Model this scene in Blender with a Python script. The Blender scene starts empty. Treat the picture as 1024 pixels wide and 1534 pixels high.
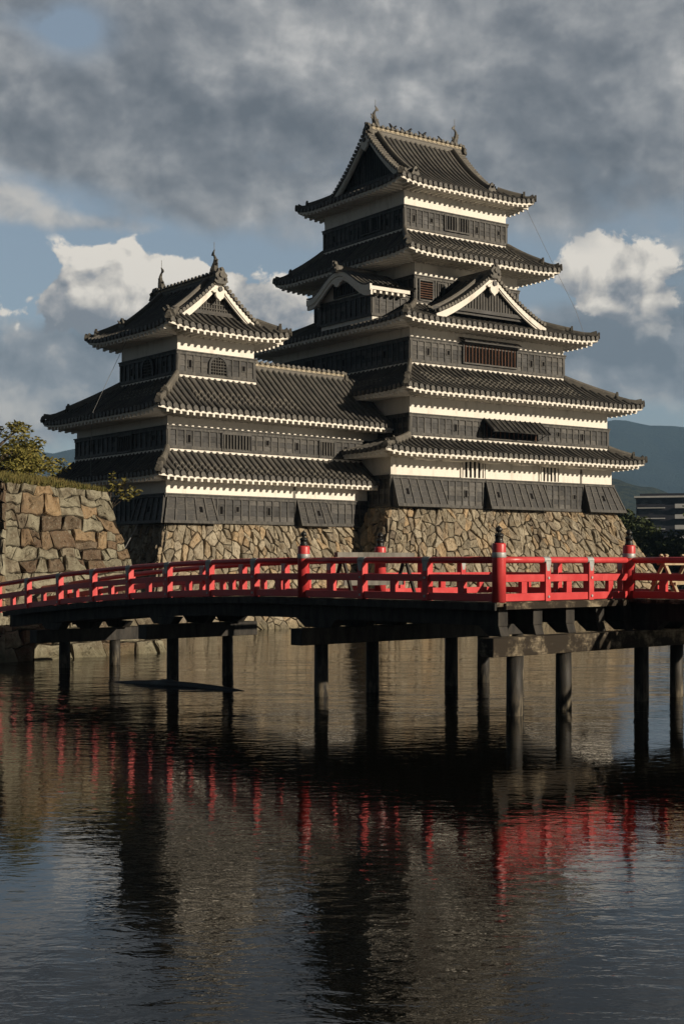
import bpy, math, random
from mathutils import Vector, Matrix, noise
random.seed(7)
PI = math.pi
SC = bpy.context.scene
COL = SC.collection

# ---------------------------------------------------------------- camera
CAM_H = 3.8
cam = bpy.data.cameras.new('camera'); cam_o = bpy.data.objects.new('camera', cam); COL.objects.link(cam_o)
cam_o.location = (0, 0, CAM_H); cam_o.rotation_euler = (math.radians(90), 0, 0)
cam.sensor_fit = 'HORIZONTAL'; cam.sensor_width = 24.0; cam.lens = 24.0 * 2060 / 1024
cam.shift_y = 78 / 1024
cam.clip_start = 0.1; cam.clip_end = 30000
SC.camera = cam_o

# ---------------------------------------------------------------- exposure
SC.view_settings.view_transform = 'Standard'; SC.view_settings.look = 'None'
SC.view_settings.gamma = 1.0; SC.view_settings.use_curve_mapping = False
SC.view_settings.exposure = 0.0
SC.cycles.max_bounces = 6; SC.cycles.volume_bounces = 0
SC.cycles.volume_max_steps = 8
SC.cycles.use_denoising = True

# ---------------------------------------------------------------- sun
SUN_ELEV = math.radians(17.5)
SUN_AZ = math.atan2(.875, -.4845)           # clockwise from +Y
sdir = Vector((math.sin(SUN_AZ) * math.cos(SUN_ELEV), math.cos(SUN_AZ) * math.cos(SUN_ELEV), math.sin(SUN_ELEV)))
sl = bpy.data.lights.new('sun', 'SUN'); sl.energy = 5.0; sl.angle = math.radians(0.5); sl.color = (1.0, 0.86, 0.67)
so = bpy.data.objects.new('sun', sl); COL.objects.link(so)
so.rotation_euler = sdir.to_track_quat('Z', 'Y').to_euler()

# ---------------------------------------------------------------- node helper
class NT:
    """tiny helper for node graphs"""
    def __init__(s, tree): s.t = tree; s.n = tree.nodes; s.l = tree.links
    def node(s, typ, **kw):
        n = s.n.new(typ)
        for k, v in kw.items(): setattr(n, k, v)
        return n
    def put(s, sock, v):
        if isinstance(v, bpy.types.NodeSocket): s.l.new(v, sock)
        elif v is not None:
            if sock.type == 'RGBA' and len(v) == 3: v = (*v, 1)
            sock.default_value = v
    def m(s, op, a, b=None, c=None, clamp=False):
        n = s.node('ShaderNodeMath', operation=op); n.use_clamp = clamp
        for i, v in enumerate((a, b, c)):
            if v is not None: s.put(n.inputs[i], v)
        return n.outputs[0]
    def vm(s, op, a, b=None, scale=None):
        n = s.node('ShaderNodeVectorMath', operation=op)
        s.put(n.inputs[0], a)
        if b is not None: s.put(n.inputs[1], b)
        if scale is not None: s.put(n.inputs['Scale'], scale)
        return n.outputs['Value'] if op in ('LENGTH', 'DOT_PRODUCT') else n.outputs[0]
    def ss(s, x, lo, hi, a=0.0, b=1.0):
        n = s.node('ShaderNodeMapRange', interpolation_type='SMOOTHSTEP')
        for i, v in enumerate((x, lo, hi, a, b)): s.put(n.inputs[i], v)
        return n.outputs[0]
    def lin(s, x, lo, hi, a=0.0, b=1.0):
        n = s.node('ShaderNodeMapRange')
        for i, v in enumerate((x, lo, hi, a, b)): s.put(n.inputs[i], v)
        return n.outputs[0]
    def mix(s, f, a, b, blend='MIX'):
        n = s.node('ShaderNodeMix', data_type='RGBA', blend_type=blend)
        s.put(n.inputs[0], f); s.put(n.inputs[6], a); s.put(n.inputs[7], b)
        return n.outputs[2]
    def noise(s, vec, scale, detail=4, rough=.55, dist=0.0, out='Fac', lac=2.0):
        n = s.node('ShaderNodeTexNoise')
        if vec is not None: s.put(n.inputs['Vector'], vec)
        n.inputs['Scale'].default_value = scale; n.inputs['Detail'].default_value = detail
        n.inputs['Roughness'].default_value = rough; n.inputs['Distortion'].default_value = dist
        n.inputs['Lacunarity'].default_value = lac
        return n.outputs[out]
    def xyz(s, v):
        n = s.node('ShaderNodeSeparateXYZ'); s.put(n.inputs[0], v); return n.outputs
    def comb(s, x, y, z):
        n = s.node('ShaderNodeCombineXYZ')
        for i, v in enumerate((x, y, z)): s.put(n.inputs[i], v)
        return n.outputs[0]
    def ramp(s, f, stops):
        n = s.node('ShaderNodeValToRGB'); s.put(n.inputs[0], f)
        e = n.color_ramp.elements
        while len(e) < len(stops): e.new(.5)
        for i, (p, c) in enumerate(stops): e[i].position = p; e[i].color = (*c, 1)
        return n.outputs[0]

# ---------------------------------------------------------------- sky (world)
world = bpy.data.worlds.new('World'); SC.world = world; world.use_nodes = True
wt = NT(world.node_tree); wt.n.clear()
sky = wt.node('ShaderNodeTexSky', sky_type='NISHITA'); sky.sun_disc = False
sky.sun_elevation = SUN_ELEV; sky.sun_rotation = SUN_AZ; sky.altitude = 600; sky.air_density = 1.0; sky.dust_density = 0.8
skyc = wt.mix(.55, wt.vm('SCALE', sky.outputs[0], scale=0.11), (.30, .345, .395))
D = wt.node('ShaderNodeTexCoord').outputs['Generated']
D = wt.vm('NORMALIZE', D)
dx, dy, dz = wt.xyz(D)
az = wt.m('ARCTAN2', dx, dy)
el = wt.m('ARCSINE', dz)
def octave(scale, detail, rough, dist, squash, off=(0, 0, 0)):
    return wt.noise(wt.vm('MULTIPLY', wt.vm('ADD', D, off), (1, 1, squash)), scale, detail, rough, dist)
warp = wt.vm('SUBTRACT', wt.noise(D, 9, 5, .6, out='Color'), (.5, .5, .5))
wx, wy, wz = wt.xyz(warp)
big = octave(5.0, 3, .5, .4, 2.2)
soft = octave(5.6, 8, .56, .35, 2.1, (3, 1, 2))
puff = octave(17.0, 7, .56, .25, 1.25)
tow = Vector((.013, -.004, .013))                     # towards the sun, across the view
puff2 = octave(17.0, 4, .50, .25, 1.25, tuple(tow))
puff1 = octave(17.0, 4, .50, .25, 1.25)
fine = wt.noise(D, 46.0, 8, .62, .3)
fineb = wt.noise(wt.vm('ADD', D, tuple(tow * .35)), 46.0, 5, .58, .3)
relief = wt.m('ADD', wt.m('MULTIPLY', wt.m('SUBTRACT', puff1, puff2), 2.6), wt.m('MULTIPLY', wt.m('SUBTRACT', fine, fineb), .9))
def blob(cpx, cpy, rx, ry, amp=1.0):
    a0 = math.atan((cpx - 512) / 2060); e0 = math.atan((845 - cpy) / 2060 * math.cos(a0))
    u = wt.m('DIVIDE', wt.m('SUBTRACT', az, a0), rx / 2060)
    v = wt.m('DIVIDE', wt.m('SUBTRACT', el, e0), ry / 2060)
    r2 = wt.m('ADD', wt.m('MULTIPLY', u, u), wt.m('MULTIPLY', v, v))
    return wt.m('MULTIPLY', wt.m('EXPONENT', wt.m('MULTIPLY', r2, -1.0)), amp)
def total(*bs):
    s = bs[0]
    for b in bs[1:]: s = wt.m('ADD', s, b)
    return s
# high grey stratocumulus deck, thick with a ragged lower edge
elw = wt.m('ADD', el, wt.m('ADD', wt.m('MULTIPLY', wz, .06), wt.m('MULTIPLY', wt.m('SUBTRACT', soft, .5), .13)))
elw = wt.m('ADD', elw, total(blob(330, 300, 150, 50, .022), blob(880, 300, 120, 60, .020), blob(60, 300, 110, 60, -.022)))
deckm = wt.ss(elw, .236, .278)
hole = wt.m('ADD', blob(108, 42, 48, 30, 1.7), blob(45, 30, 50, 16, .5))
deckm = wt.m('MULTIPLY', deckm, wt.m('SUBTRACT', 1.0, wt.m('MULTIPLY', hole, wt.ss(puff, .30, .55)), clamp=True))
deckv = wt.m('ADD', wt.m('MULTIPLY', wt.m('SUBTRACT', soft, .5), 1.25), wt.m('MULTIPLY', wt.m('SUBTRACT', puff, .5), .50))
deckv = wt.m('ADD', deckv, wt.m('MULTIPLY', relief, .50))
deckv = wt.m('ADD', deckv, total(blob(470, 90, 150, 90, .26), blob(650, 110, 90, 70, .16), blob(40, 120, 70, 50, .16), blob(930, 110, 90, 60, .10), blob(420, 320, 150, 30, .20), blob(640, 30, 260, 40, .10),
                                blob(830, 190, 150, 90, -.24), blob(130, 210, 190, 80, -.14), blob(300, 30, 140, 50, -.16), blob(300, 260, 130, 40, -.08)))
deckc = wt.ramp(wt.m('ADD', deckv, .42), [(0.0, (.130, .145, .168)), (.32, (.205, .218, .240)), (.66, (.345, .350, .360)), (1.0, (.60, .585, .565))])
# cumulus towers
fld = total(blob(205, 430, 135, 48, 1.05), blob(150, 390, 55, 24, .35), blob(75, 455, 60, 30, .45), blob(350, 465, 130, 48, .95), blob(230, 480, 200, 70, .55), blob(905, 392, 62, 58, 1.1),
            blob(960, 455, 62, 45, .95), blob(860, 430, 50, 34, .55))
cum = wt.m('ADD', fld, wt.m('ADD', wt.m('MULTIPLY', wt.m('SUBTRACT', puff, .5), 2.7), wt.m('MULTIPLY', wt.m('SUBTRACT', fine, .5), .95)))
cumm = wt.m('MULTIPLY', wt.ss(cum, .46, .62), wt.ss(fld, .06, .16))
# softer grey banks low in the sky and wisps below the deck
low = total(blob(20, 575, 230, 95, 1.0), blob(330, 560, 260, 90, .8), blob(980, 535, 230, 85, 1.15), blob(850, 500, 60, 60, .5), blob(170, 335, 110, 16, .60), blob(15, 300, 75, 34, .75), blob(1010, 400, 60, 60, .35))
low = wt.m('ADD', low, wt.m('ADD', wt.m('MULTIPLY', wt.m('SUBTRACT', puff, .5), 1.5), wt.m('MULTIPLY', wt.ss(wt.m('ABSOLUTE', az), .35, .7), .35)))
lowm = wt.m('MULTIPLY', wt.ss(low, .30, .80), .94)
lowv = wt.m('ADD', wt.m('ADD', wt.m('MULTIPLY', relief, .8), wt.m('MULTIPLY', wt.m('SUBTRACT', soft, .5), 1.1)), total(blob(30, 300, 110, 50, .4), blob(10, 615, 60, 30, .5), blob(985, 615, 90, 26, .75), blob(960, 510, 150, 60, -.22), blob(840, 520, 60, 80, -.2)))
lowc = wt.ramp(wt.m('ADD', lowv, .40), [(0, (.165, .190, .225)), (.45, (.285, .305, .335)), (1.0, (.62, .585, .54))])
vert = wt.ss(wt.m('ADD', el, wt.m('MULTIPLY', wz, .05)), math.atan(330 / 2060), math.atan(435 / 2060))
cb = wt.m('ADD', wt.m('ADD', wt.m('MULTIPLY', vert, .60), .22), wt.m('MULTIPLY', relief, 1.5))
cb = wt.m('ADD', cb, total(blob(905, 395, 90, 60, .16), blob(150, 400, 130, 45, .12), blob(70, 470, 90, 40, -.10)))
cumc = wt.ramp(cb, [(0.0, (.22, .235, .265)), (.30, (.36, .36, .37)), (.60, (.60, .56, .51)), (1.0, (.90, .83, .73))])
c = wt.mix(lowm, skyc, lowc)
c = wt.mix(cumm, c, cumc)
c = wt.mix(wt.m('MULTIPLY', lowm, wt.ss(low, .55, 1.1)), c, wt.mix(wt.ss(el, math.atan(300 / 2060), math.atan(400 / 2060)), lowc, c))
c = wt.mix(deckm, c, deckc)
# unseen sky overhead, to the sides and behind dimmed to cut fill light
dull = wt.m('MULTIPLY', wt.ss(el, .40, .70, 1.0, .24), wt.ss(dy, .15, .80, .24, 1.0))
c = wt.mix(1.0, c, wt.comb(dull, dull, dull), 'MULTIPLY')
# below the horizon: plain dim ground colour
c = wt.mix(wt.ss(el, -.02, -.005), (.05, .055, .05), c)
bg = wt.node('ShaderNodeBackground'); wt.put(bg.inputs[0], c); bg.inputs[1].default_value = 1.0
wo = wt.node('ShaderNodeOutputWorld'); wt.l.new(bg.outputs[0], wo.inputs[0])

# ---------------------------------------------------------------- materials
def material(name, rough=.7, spec=.4):
    m = bpy.data.materials.new(name); m.use_nodes = True
    t = NT(m.node_tree); b = t.n['Principled BSDF']
    b.inputs['Roughness'].default_value = rough; b.inputs['Specular IOR Level'].default_value = spec
    return m, t, b
def bump(t, b, h, strength=.4, dist=.02):
    n = t.node('ShaderNodeBump'); n.inputs['Strength'].default_value = strength; n.inputs['Distance'].default_value = dist
    t.put(n.inputs['Height'], h); t.l.new(n.outputs[0], b.inputs['Normal'])
def objco(t): return t.node('ShaderNodeTexCoord').outputs['Object']
def geo(t, o): return t.node('ShaderNodeNewGeometry').outputs[o]
MAT = {}
def simple(name, c1, c2, scale=3, rough=.7, spec=.4, stretch=(1, 1, 1), bs=.3, bd=.01, island=0.0, detail=5, metallic=0):
    m, t, b = material(name, rough, spec)
    v = t.vm('MULTIPLY', objco(t), stretch)
    n = t.noise(v, scale, detail, .6)
    f = t.ss(n, .3, .7)
    if island:
        r = geo(t, 'Random Per Island')
        f = t.m('ADD', t.m('MULTIPLY', f, 1 - island), t.m('MULTIPLY', r, island))
    t.put(b.inputs['Base Color'], t.mix(f, c1, c2))
    t.put(b.inputs['Metallic'], metallic)
    if bs: bump(t, b, t.noise(v, scale * 4, 4, .6), bs, bd)
    MAT[name] = m
    return m
# roof tiles: weathered grey clay, each row a little different
def mk_tile(name, a, bcol, lichen):
    m, t, b = material(name, .58, .45)
    o = objco(t)
    n = t.noise(o, 1.3, 6, .65); k = t.noise(o, 14, 4, .6)
    r = geo(t, 'Random Per Island')
    f = t.m('ADD', t.m('MULTIPLY', r, .45), t.m('MULTIPLY', t.ss(n, .3, .72), .55))
    cc = t.mix(f, a, bcol)
    cc = t.mix(t.m('MULTIPLY', t.ss(k, .60, .74), .65), cc, lichen)
    t.put(b.inputs['Base Color'], cc)
    # overlapping tile courses (each course steps up a little) and pale mortar flecks
    zz = t.xyz(geo(t, 'Position'))[2]
    st = t.m('FRACT', t.m('ADD', t.m('MULTIPLY', zz, 6.5), t.m('MULTIPLY', r, 3.0)))
    fl = t.m('MULTIPLY', t.ss(st, .80, .92), t.ss(t.noise(o, 3.4, 3, .7), .56, .66))
    cc = t.mix(t.m('MULTIPLY', fl, .7), cc, (.36, .33, .27)); t.put(b.inputs['Base Color'], cc)
    bump(t, b, t.m('ADD', t.m('MULTIPLY', st, .8), t.noise(o, 30, 3, .6)), .6, .025)
    t.put(b.inputs['Roughness'], t.lin(n, .3, .7, .48, .72))
    MAT[name] = m
mk_tile('tile', (.036, .036, .037), (.130, .121, .106), (.27, .245, .20))
mk_tile('tile_ridge', (.07, .066, .06), (.17, .155, .13), (.33, .29, .22))
# plaster
m, t, b = material('plaster', .85, .2)
o = objco(t)
st = t.noise(t.vm('MULTIPLY', o, (1, 1, .28)), 1.6, 6, .65)
sp = t.noise(o, 9, 4, .6)
cc = t.mix(t.ss(st, .50, .75), (.80, .765, .70), (.60, .565, .50))
cc = t.mix(t.m('MULTIPLY', t.ss(sp, .62, .75), .35), cc, (.45, .42, .37))
t.put(b.inputs['Base Color'], cc); bump(t, b, sp, .15, .01); MAT['plaster'] = m
# old black lacquered boards
m, t, b = material('board', .62, .4)
o = objco(t)
gr = t.noise(t.vm('MULTIPLY', o, (1.2, 1.2, 16)), 3.0, 5, .65)
wp = t.noise(o, .9, 5, .6)
r = geo(t, 'Random Per Island')
f = t.m('ADD', t.m('MULTIPLY', t.ss(gr, .35, .72), .5), t.m('MULTIPLY', t.ss(t.m('ADD', wp, t.m('MULTIPLY', t.m('SUBTRACT', r, .5), .75)), .35, .75), .5))
t.put(b.inputs['Base Color'], t.ramp(f, [(0, (.007, .007, .008)), (.45, (.024, .0235, .0235)), (1, (.110, .102, .090))]))
t.put(b.inputs['Roughness'], t.lin(wp, .3, .7, .45, .75)); bump(t, b, gr, .35, .01); MAT['board'] = m
simple('batten', (.022, .0215, .021), (.085, .080, .071), 5, .62, .4, (1, 1, .25), bs=.3)
simple('dark_opening', (.004, .004, .004), (.007, .006, .006), 2, .9, .1, bs=0)
simple('lattice_brown', (.055, .022, .010), (.12, .048, .022), 6, .7, .3, (1, 1, .2))
simple('lattice_grey', (.05, .048, .045), (.11, .105, .095), 6, .75, .3, (1, 1, .2))
simple('bronze', (.010, .010, .010), (.03, .03, .027), 10, .38, .5, metallic=.2)
simple('ornament', (.045, .042, .038), (.13, .12, .10), 5, .6, .4, bs=.6, bd=.03)
# masonry
def mk_stone(name, stops, dark, lich, stains):
    m, t, b = material(name, .9, .25)
    o = objco(t); r = geo(t, 'Random Per Island')
    n = t.noise(o, 1.7, 7, .65); k = t.noise(o, 11, 5, .65); w = t.noise(t.vm('MULTIPLY', o, (1, 1, .35)), .55, 4, .6)
    cc = t.ramp(t.m('ADD', t.m('MULTIPLY', r, .82), t.m('MULTIPLY', n, .2)), stops)
    cc = t.mix(t.m('MULTIPLY', t.ss(n, .44, .66), .70), cc, dark)
    cc = t.mix(t.m('MULTIPLY', t.ss(k, .55, .72), .6), cc, lich)
    cc = t.mix(t.m('MULTIPLY', t.ss(w, .55, .72), stains), cc, (.07, .045, .03))
    z = t.xyz(geo(t, 'Position'))[2]
    wet = t.ss(t.m('ADD', z, t.m('MULTIPLY', n, .3)), .75, .25)
    cc = t.mix(t.m('MULTIPLY', wet, .5), cc, (.10, .09, .05))
    t.put(b.inputs['Base Color'], cc)
    bump(t, b, t.m('ADD', n, t.m('MULTIPLY', k, .6)), .95, .10); MAT[name] = m
mk_stone('masonry_tan', [(0, (.13, .115, .09)), (.2, (.25, .22, .165)), (.42, (.37, .32, .235)), (.58, (.41, .30, .18)), (.70, (.22, .19, .15)), (.84, (.40, .35, .26)), (1, (.33, .30, .24))], (.14, .105, .065), (.42, .38, .29), .5)
mk_stone('masonry_grey', [(0, (.15, .135, .098)), (.3, (.25, .232, .17)), (.55, (.29, .27, .20)), (.70, (.11, .075, .05)), (.82, (.17, .12, .077)), (.92, (.33, .235, .135)), (1, (.23, .21, .16))], (.095, .075, .05), (.36, .345, .27), .6)
simple('mortar_gap', (.012, .010, .008), (.03, .025, .018), 5, .95, .1)
# bridge
m, t, b = material('red_lacquer', .36, .5)
o = objco(t); n = t.noise(o, 2.2, 5, .6); k = t.noise(o, 22, 4, .6)
cc = t.mix(t.ss(n, .3, .7), (.53, .046, .050), (.62, .064, .066))
cc = t.mix(t.m('MULTIPLY', t.ss(k, .60, .72), .5), cc, (.36, .028, .022))
z = t.xyz(o)[2]; g2 = t.noise(t.vm('MULTIPLY', o, (1, 1, .2)), 7, 5, .7); cc = t.mix(t.m('MULTIPLY', t.ss(g2, .58, .76), .45), cc, (.20, .03, .025))
t.put(b.inputs['Base Color'], cc); t.put(b.inputs['Roughness'], t.lin(n, .3, .7, .30, .5)); bump(t, b, k, .08, .005); MAT['red_lacquer'] = m
simple('tarred_wood', (.012, .011, .010), (.045, .040, .034), 4, .7, .3, (1, 1, .3), bs=.6, bd=.02)
m, t, b = material('weathered_wood', .85, .25)
o = objco(t); g = t.noise(t.vm('MULTIPLY', o, (1, 1, 9)), 2.4, 6, .7); w = t.noise(o, 1.8, 5, .65)
cc = t.ramp(g, [(.3, (.05, .038, .025)), (.5, (.20, .165, .115)), (.7, (.36, .31, .225))])
cc = t.mix(t.ss(w, .34, .54), cc, (.026, .020, .014)); t.put(b.inputs['Base Color'], cc); bump(t, b, g, .6, .02); MAT['weathered_wood'] = m
simple('bare_timber', (.30, .23, .14), (.47, .38, .25), 4, .75, .3, (1, 1, .3))
simple('grey_timber', (.10, .095, .085), (.21, .20, .18), 4, .8, .3, (1, 1, .3))
simple('zinc', (.30, .31, .31), (.46, .47, .46), 8, .5, .5, metallic=.3)
m, t, b = material('pile_wood', .62, .35)
o = objco(t); n = t.noise(t.vm('MULTIPLY', o, (2.5, 2.5, .5)), 3, 6, .65)
z = t.xyz(geo(t, 'Position'))[2]
cc = t.ramp(n, [(.3, (.008, .008, .008)), (.55, (.030, .027, .023)), (.75, (.085, .075, .06))])
band = t.ss(t.m('ADD', z, t.m('MULTIPLY', n, .8)), 1.15, .55)
cc = t.mix(t.m('MULTIPLY', band, t.ss(n, .4, .7)), cc, (.20, .17, .12)); t.put(b.inputs['Base Color'], cc); bump(t, b, n, .5, .02); MAT['pile_wood'] = m
simple('leaf_olive', (.070, .078, .018), (.235, .195, .048), 1.5, .6, .3, island=.6, bs=0)
simple('leaf_dark', (.020, .032, .012), (.060, .075, .024), .5, .65, .25, island=.5, bs=0)
simple('bark', (.04, .03, .02), (.10, .08, .06), 8, .9, .2, (1, 1, .3))
simple('grass_blades', (.06, .075, .018), (.20, .15, .055), 1.2, .8, .2, island=.5, bs=0)
simple('earth', (.07, .075, .03), (.14, .115, .06), 1.5, .95, .1)
simple('far_forest', (.006, .012, .009), (.020, .028, .016), .02, .95, .05, (1, 1, 1), bs=.9, bd=12, detail=9)
simple('near_forest', (.006, .013, .008), (.080, .084, .034), .075, .95, .05, (1, 1, 1), bs=.9, bd=8, detail=9)
simple('bank_ground', (.03, .035, .015), (.06, .055, .03), .4, .95, .1)
simple('concrete_pale', (.46, .46, .45), (.54, .54, .53), 1, .8, .2, bs=0)
simple('balcony_pale', (.50, .50, .50), (.58, .58, .58), 1, .8, .2, bs=0)
simple('cladding_dark', (.020, .020, .028), (.035, .035, .045), 1, .7, .3, bs=0)
simple('window_glass', (.012, .015, .02), (.025, .03, .035), 1, .12, .6, bs=0)
simple('rubber_hose', (.010, .013, .018), (.022, .026, .032), 5, .35, .5)
simple('feather_black', (.006, .006, .007), (.012, .012, .013), 20, .5, .3, bs=0)
simple('steel_cable', (.18, .18, .18), (.25, .25, .25), 5, .45, .5, bs=0)
# moat water
m, t, b = material('water', .018, .5)
b.inputs['IOR'].default_value = 1.38
o = objco(t)
t.put(b.inputs['Base Color'], t.mix(t.ss(t.noise(o, .08, 4), .35, .65), (.0022, .0022, .0014), (.0045, .004, .0024)))
yy = t.xyz(o)[1]
patch = t.m('MULTIPLY', t.ss(t.noise(o, .07, 3, .55, .6), .36, .62, .42, 1.0), t.m('ADD', t.ss(yy, 9, 17, 1.25, .5), t.ss(yy, 24, 42, 0, .9)))
wv = t.vm('MULTIPLY', o, (.85, 1.5, 1))
h1 = t.noise(wv, .62, 3, .5, .7)
far = t.ss(t.xyz(o)[1], 26, 44)
h2 = t.noise(t.vm('ADD', wv, (7, 3, 0)), 2.3, 3, .55, .6)
h3 = t.noise(wv, 4.6, 3, .5, .5)
hh = t.m('ADD', t.m('MULTIPLY', h1, t.lin(far, 0, 1, .22, 1.3)), t.m('ADD', t.m('MULTIPLY', h2, .34), t.m('MULTIPLY', h3, t.lin(t.ss(t.xyz(o)[1], 8, 15), 0, 1, .16, .085))))
h0 = t.noise(t.vm('MULTIPLY', o, (.55, 1.9, 1)), .34, 3, .6, .5)
hh = t.m('ADD', hh, t.m('MULTIPLY', h0, t.lin(far, 0, 1, .05, 1.5)))
hh = t.m('MULTIPLY', hh, patch)
bump(t, b, hh, 1.0, .034); MAT['water'] = m

# ---------------------------------------------------------------- mesh builder
class MB:
    def __init__(s, T=None): s.v = []; s.f = []; s.T = T or (lambda a, b, z: Vector((a, b, z)))
    def add(s, pts, faces):
        n = len(s.v); s.v += [s.T(*p) for p in pts]; s.f += [tuple(i + n for i in f) for f in faces]
    def raw(s, pts, faces):
        n = len(s.v); s.v += [Vector(p) for p in pts]; s.f += [tuple(i + n for i in f) for f in faces]
    def hexa(s, p):
        s.add(p, [(0, 3, 2, 1), (4, 5, 6, 7), (0, 1, 5, 4), (1, 2, 6, 5), (2, 3, 7, 6), (3, 0, 4, 7)])
    def box(s, a0, a1, b0, b1, z0, z1):
        s.hexa([(a0, b0, z0), (a1, b0, z0), (a1, b1, z0), (a0, b1, z0), (a0, b0, z1), (a1, b0, z1), (a1, b1, z1), (a0, b1, z1)])
    def sweep(s, path, sec, cap=True, up=Vector((0, 0, 1)), T=True):
        """sweep a closed 2D section [(side, up)] along a polyline of local points"""
        P = [s.T(*p) if T else Vector(p) for p in path]; n = 0; base = len(s.v)
        for i, p in enumerate(P):
            d = (P[min(i + 1, len(P) - 1)] - P[max(i - 1, 0)]).normalized()
            side = d.cross(up)
            side = side.normalized() if side.length > 1e-5 else Vector((1, 0, 0))
            u = side.cross(d).normalized()
            k = sec(i / (len(P) - 1)) if callable(sec) else sec
            n = len(k)
            s.v += [p + side * x + u * y for x, y in k]
        for i in range(len(P) - 1):
            for j in range(n):
                a = base + i * n + j; b_ = base + i * n + (j + 1) % n
                s.f.append((a, b_, b_ + n, a + n))
        if cap:
            s.f.append(tuple(base + j for j in reversed(range(n)))); s.f.append(tuple(base + (len(P) - 1) * n + j for j in range(n)))
    def tube(s, path, r, n=8, T=True):
        rr = r if callable(r) else (lambda t: r)
        s.sweep(path, lambda t: [(rr(t) * math.cos(2 * PI * j / n), rr(t) * math.sin(2 * PI * j / n)) for j in range(n)], True,
                Vector((.013, .021, 1)) if abs((Vector(path[-1]) - Vector(path[0])).normalized().z) < .95 else Vector((1, .02, 0)), T)
    def lathe(s, c, prof, n=16):
        """prof: [(r, z)] about a vertical axis at local point c"""
        base = len(s.v); C = s.T(*c)
        for r, z in prof: s.v += [C + Vector((r * math.cos(2 * PI * j / n), r * math.sin(2 * PI * j / n), z)) for j in range(n)]
        for i in range(len(prof) - 1):
            for j in range(n):
                a = base + i * n + j; b_ = base + i * n + (j + 1) % n
                s.f.append((a, b_, b_ + n, a + n))
        s.f.append(tuple(base + j for j in reversed(range(n)))); s.f.append(tuple(base + (len(prof) - 1) * n + j for j in range(n)))
    def build(s, name, mat, parent=None, smooth=False, origin=None, bevel=0):
        me = bpy.data.meshes.new(name)
        og = Vector(origin) if origin is not None else (root_loc(parent) if parent else Vector((0, 0, 0)))
        me.from_pydata([v - og for v in s.v], [], s.f); me.update()
        ob = bpy.data.objects.new(name, me); COL.objects.link(ob)
        me.materials.append(MAT[mat])
        if smooth: me.polygons.foreach_set('use_smooth', [True] * len(me.polygons))
        if parent: ob.parent = parent
        else: ob.location = og
        if bevel:
            md = ob.modifiers.new('edge', 'BEVEL'); md.width = bevel; md.segments = 2; md.limit_method = 'ANGLE'
        return ob
def root_loc(o):
    p = Vector((0, 0, 0))
    while o: p += Vector(o.location); o = o.parent
    return p
def tag(o, label=None, cat=None, group=None, kind=None):
    if label: o['label'] = label
    if cat: o['category'] = cat
    if group: o['group'] = group
    if kind: o['kind'] = kind
    return o
def thing(name, loc, label, cat, group=None):
    o = bpy.data.objects.new(name, None); COL.objects.link(o); o.location = loc; o.empty_display_size = .3
    return tag(o, label, cat, group)

# ---------------------------------------------------------------- castle frames
DZ = -.4                                     # heights below were surveyed from a datum .4 m lower
def frame(O, aR, aL):
    aR, aL = math.radians(aR), math.radians(aL)
    u = Vector((math.sin(aR), math.cos(aR), 0)); v = Vector((-math.sin(aL), math.cos(aL), 0)); O = Vector((O[0], O[1], 0))
    return lambda a, b, z: O + u * a + v * b + Vector((0, 0, z + DZ))
TM = frame((3.118, 88.0), 54, 36)            # the keep: a runs along the sunlit front, b goes back
TK = frame((-10.132, 79.241), 48, 37.5)      # the corner tower and its wing

class Side:
    """one side of a plan rectangle: s along it, d inward (negative = outward)"""
    def __init__(S, k, r):
        a0, a1, b0, b1 = r; S.k = k
        S.o, S.sd, S.inw, S.L = {'f': ((a0, b0), (1, 0), (0, 1), a1 - a0), 'r': ((a1, b0), (0, 1), (-1, 0), b1 - b0),
                                 'k': ((a1, b1), (-1, 0), (0, -1), a1 - a0), 'l': ((a0, b1), (0, -1), (1, 0), b1 - b0)}[k]
    def __call__(S, s, d, z): return (S.o[0] + S.sd[0] * s + S.inw[0] * d, S.o[1] + S.sd[1] * s + S.inw[1] * d, z)
def sbox(mb, S, s0, s1, d0, d1, z0, z1, z0b=None, z1b=None):
    """box on a side; z0b / z1b: heights at the inner depth d1"""
    z0b = z0 if z0b is None else z0b; z1b = z1 if z1b is None else z1b
    mb.hexa([S(s0, d0, z0), S(s1, d0, z0), S(s1, d1, z0b), S(s0, d1, z0b), S(s0, d0, z1), S(s1, d0, z1), S(s1, d1, z1b), S(s0, d1, z1b)])
ORDER = 'frkl'
PITCH = .47

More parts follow.
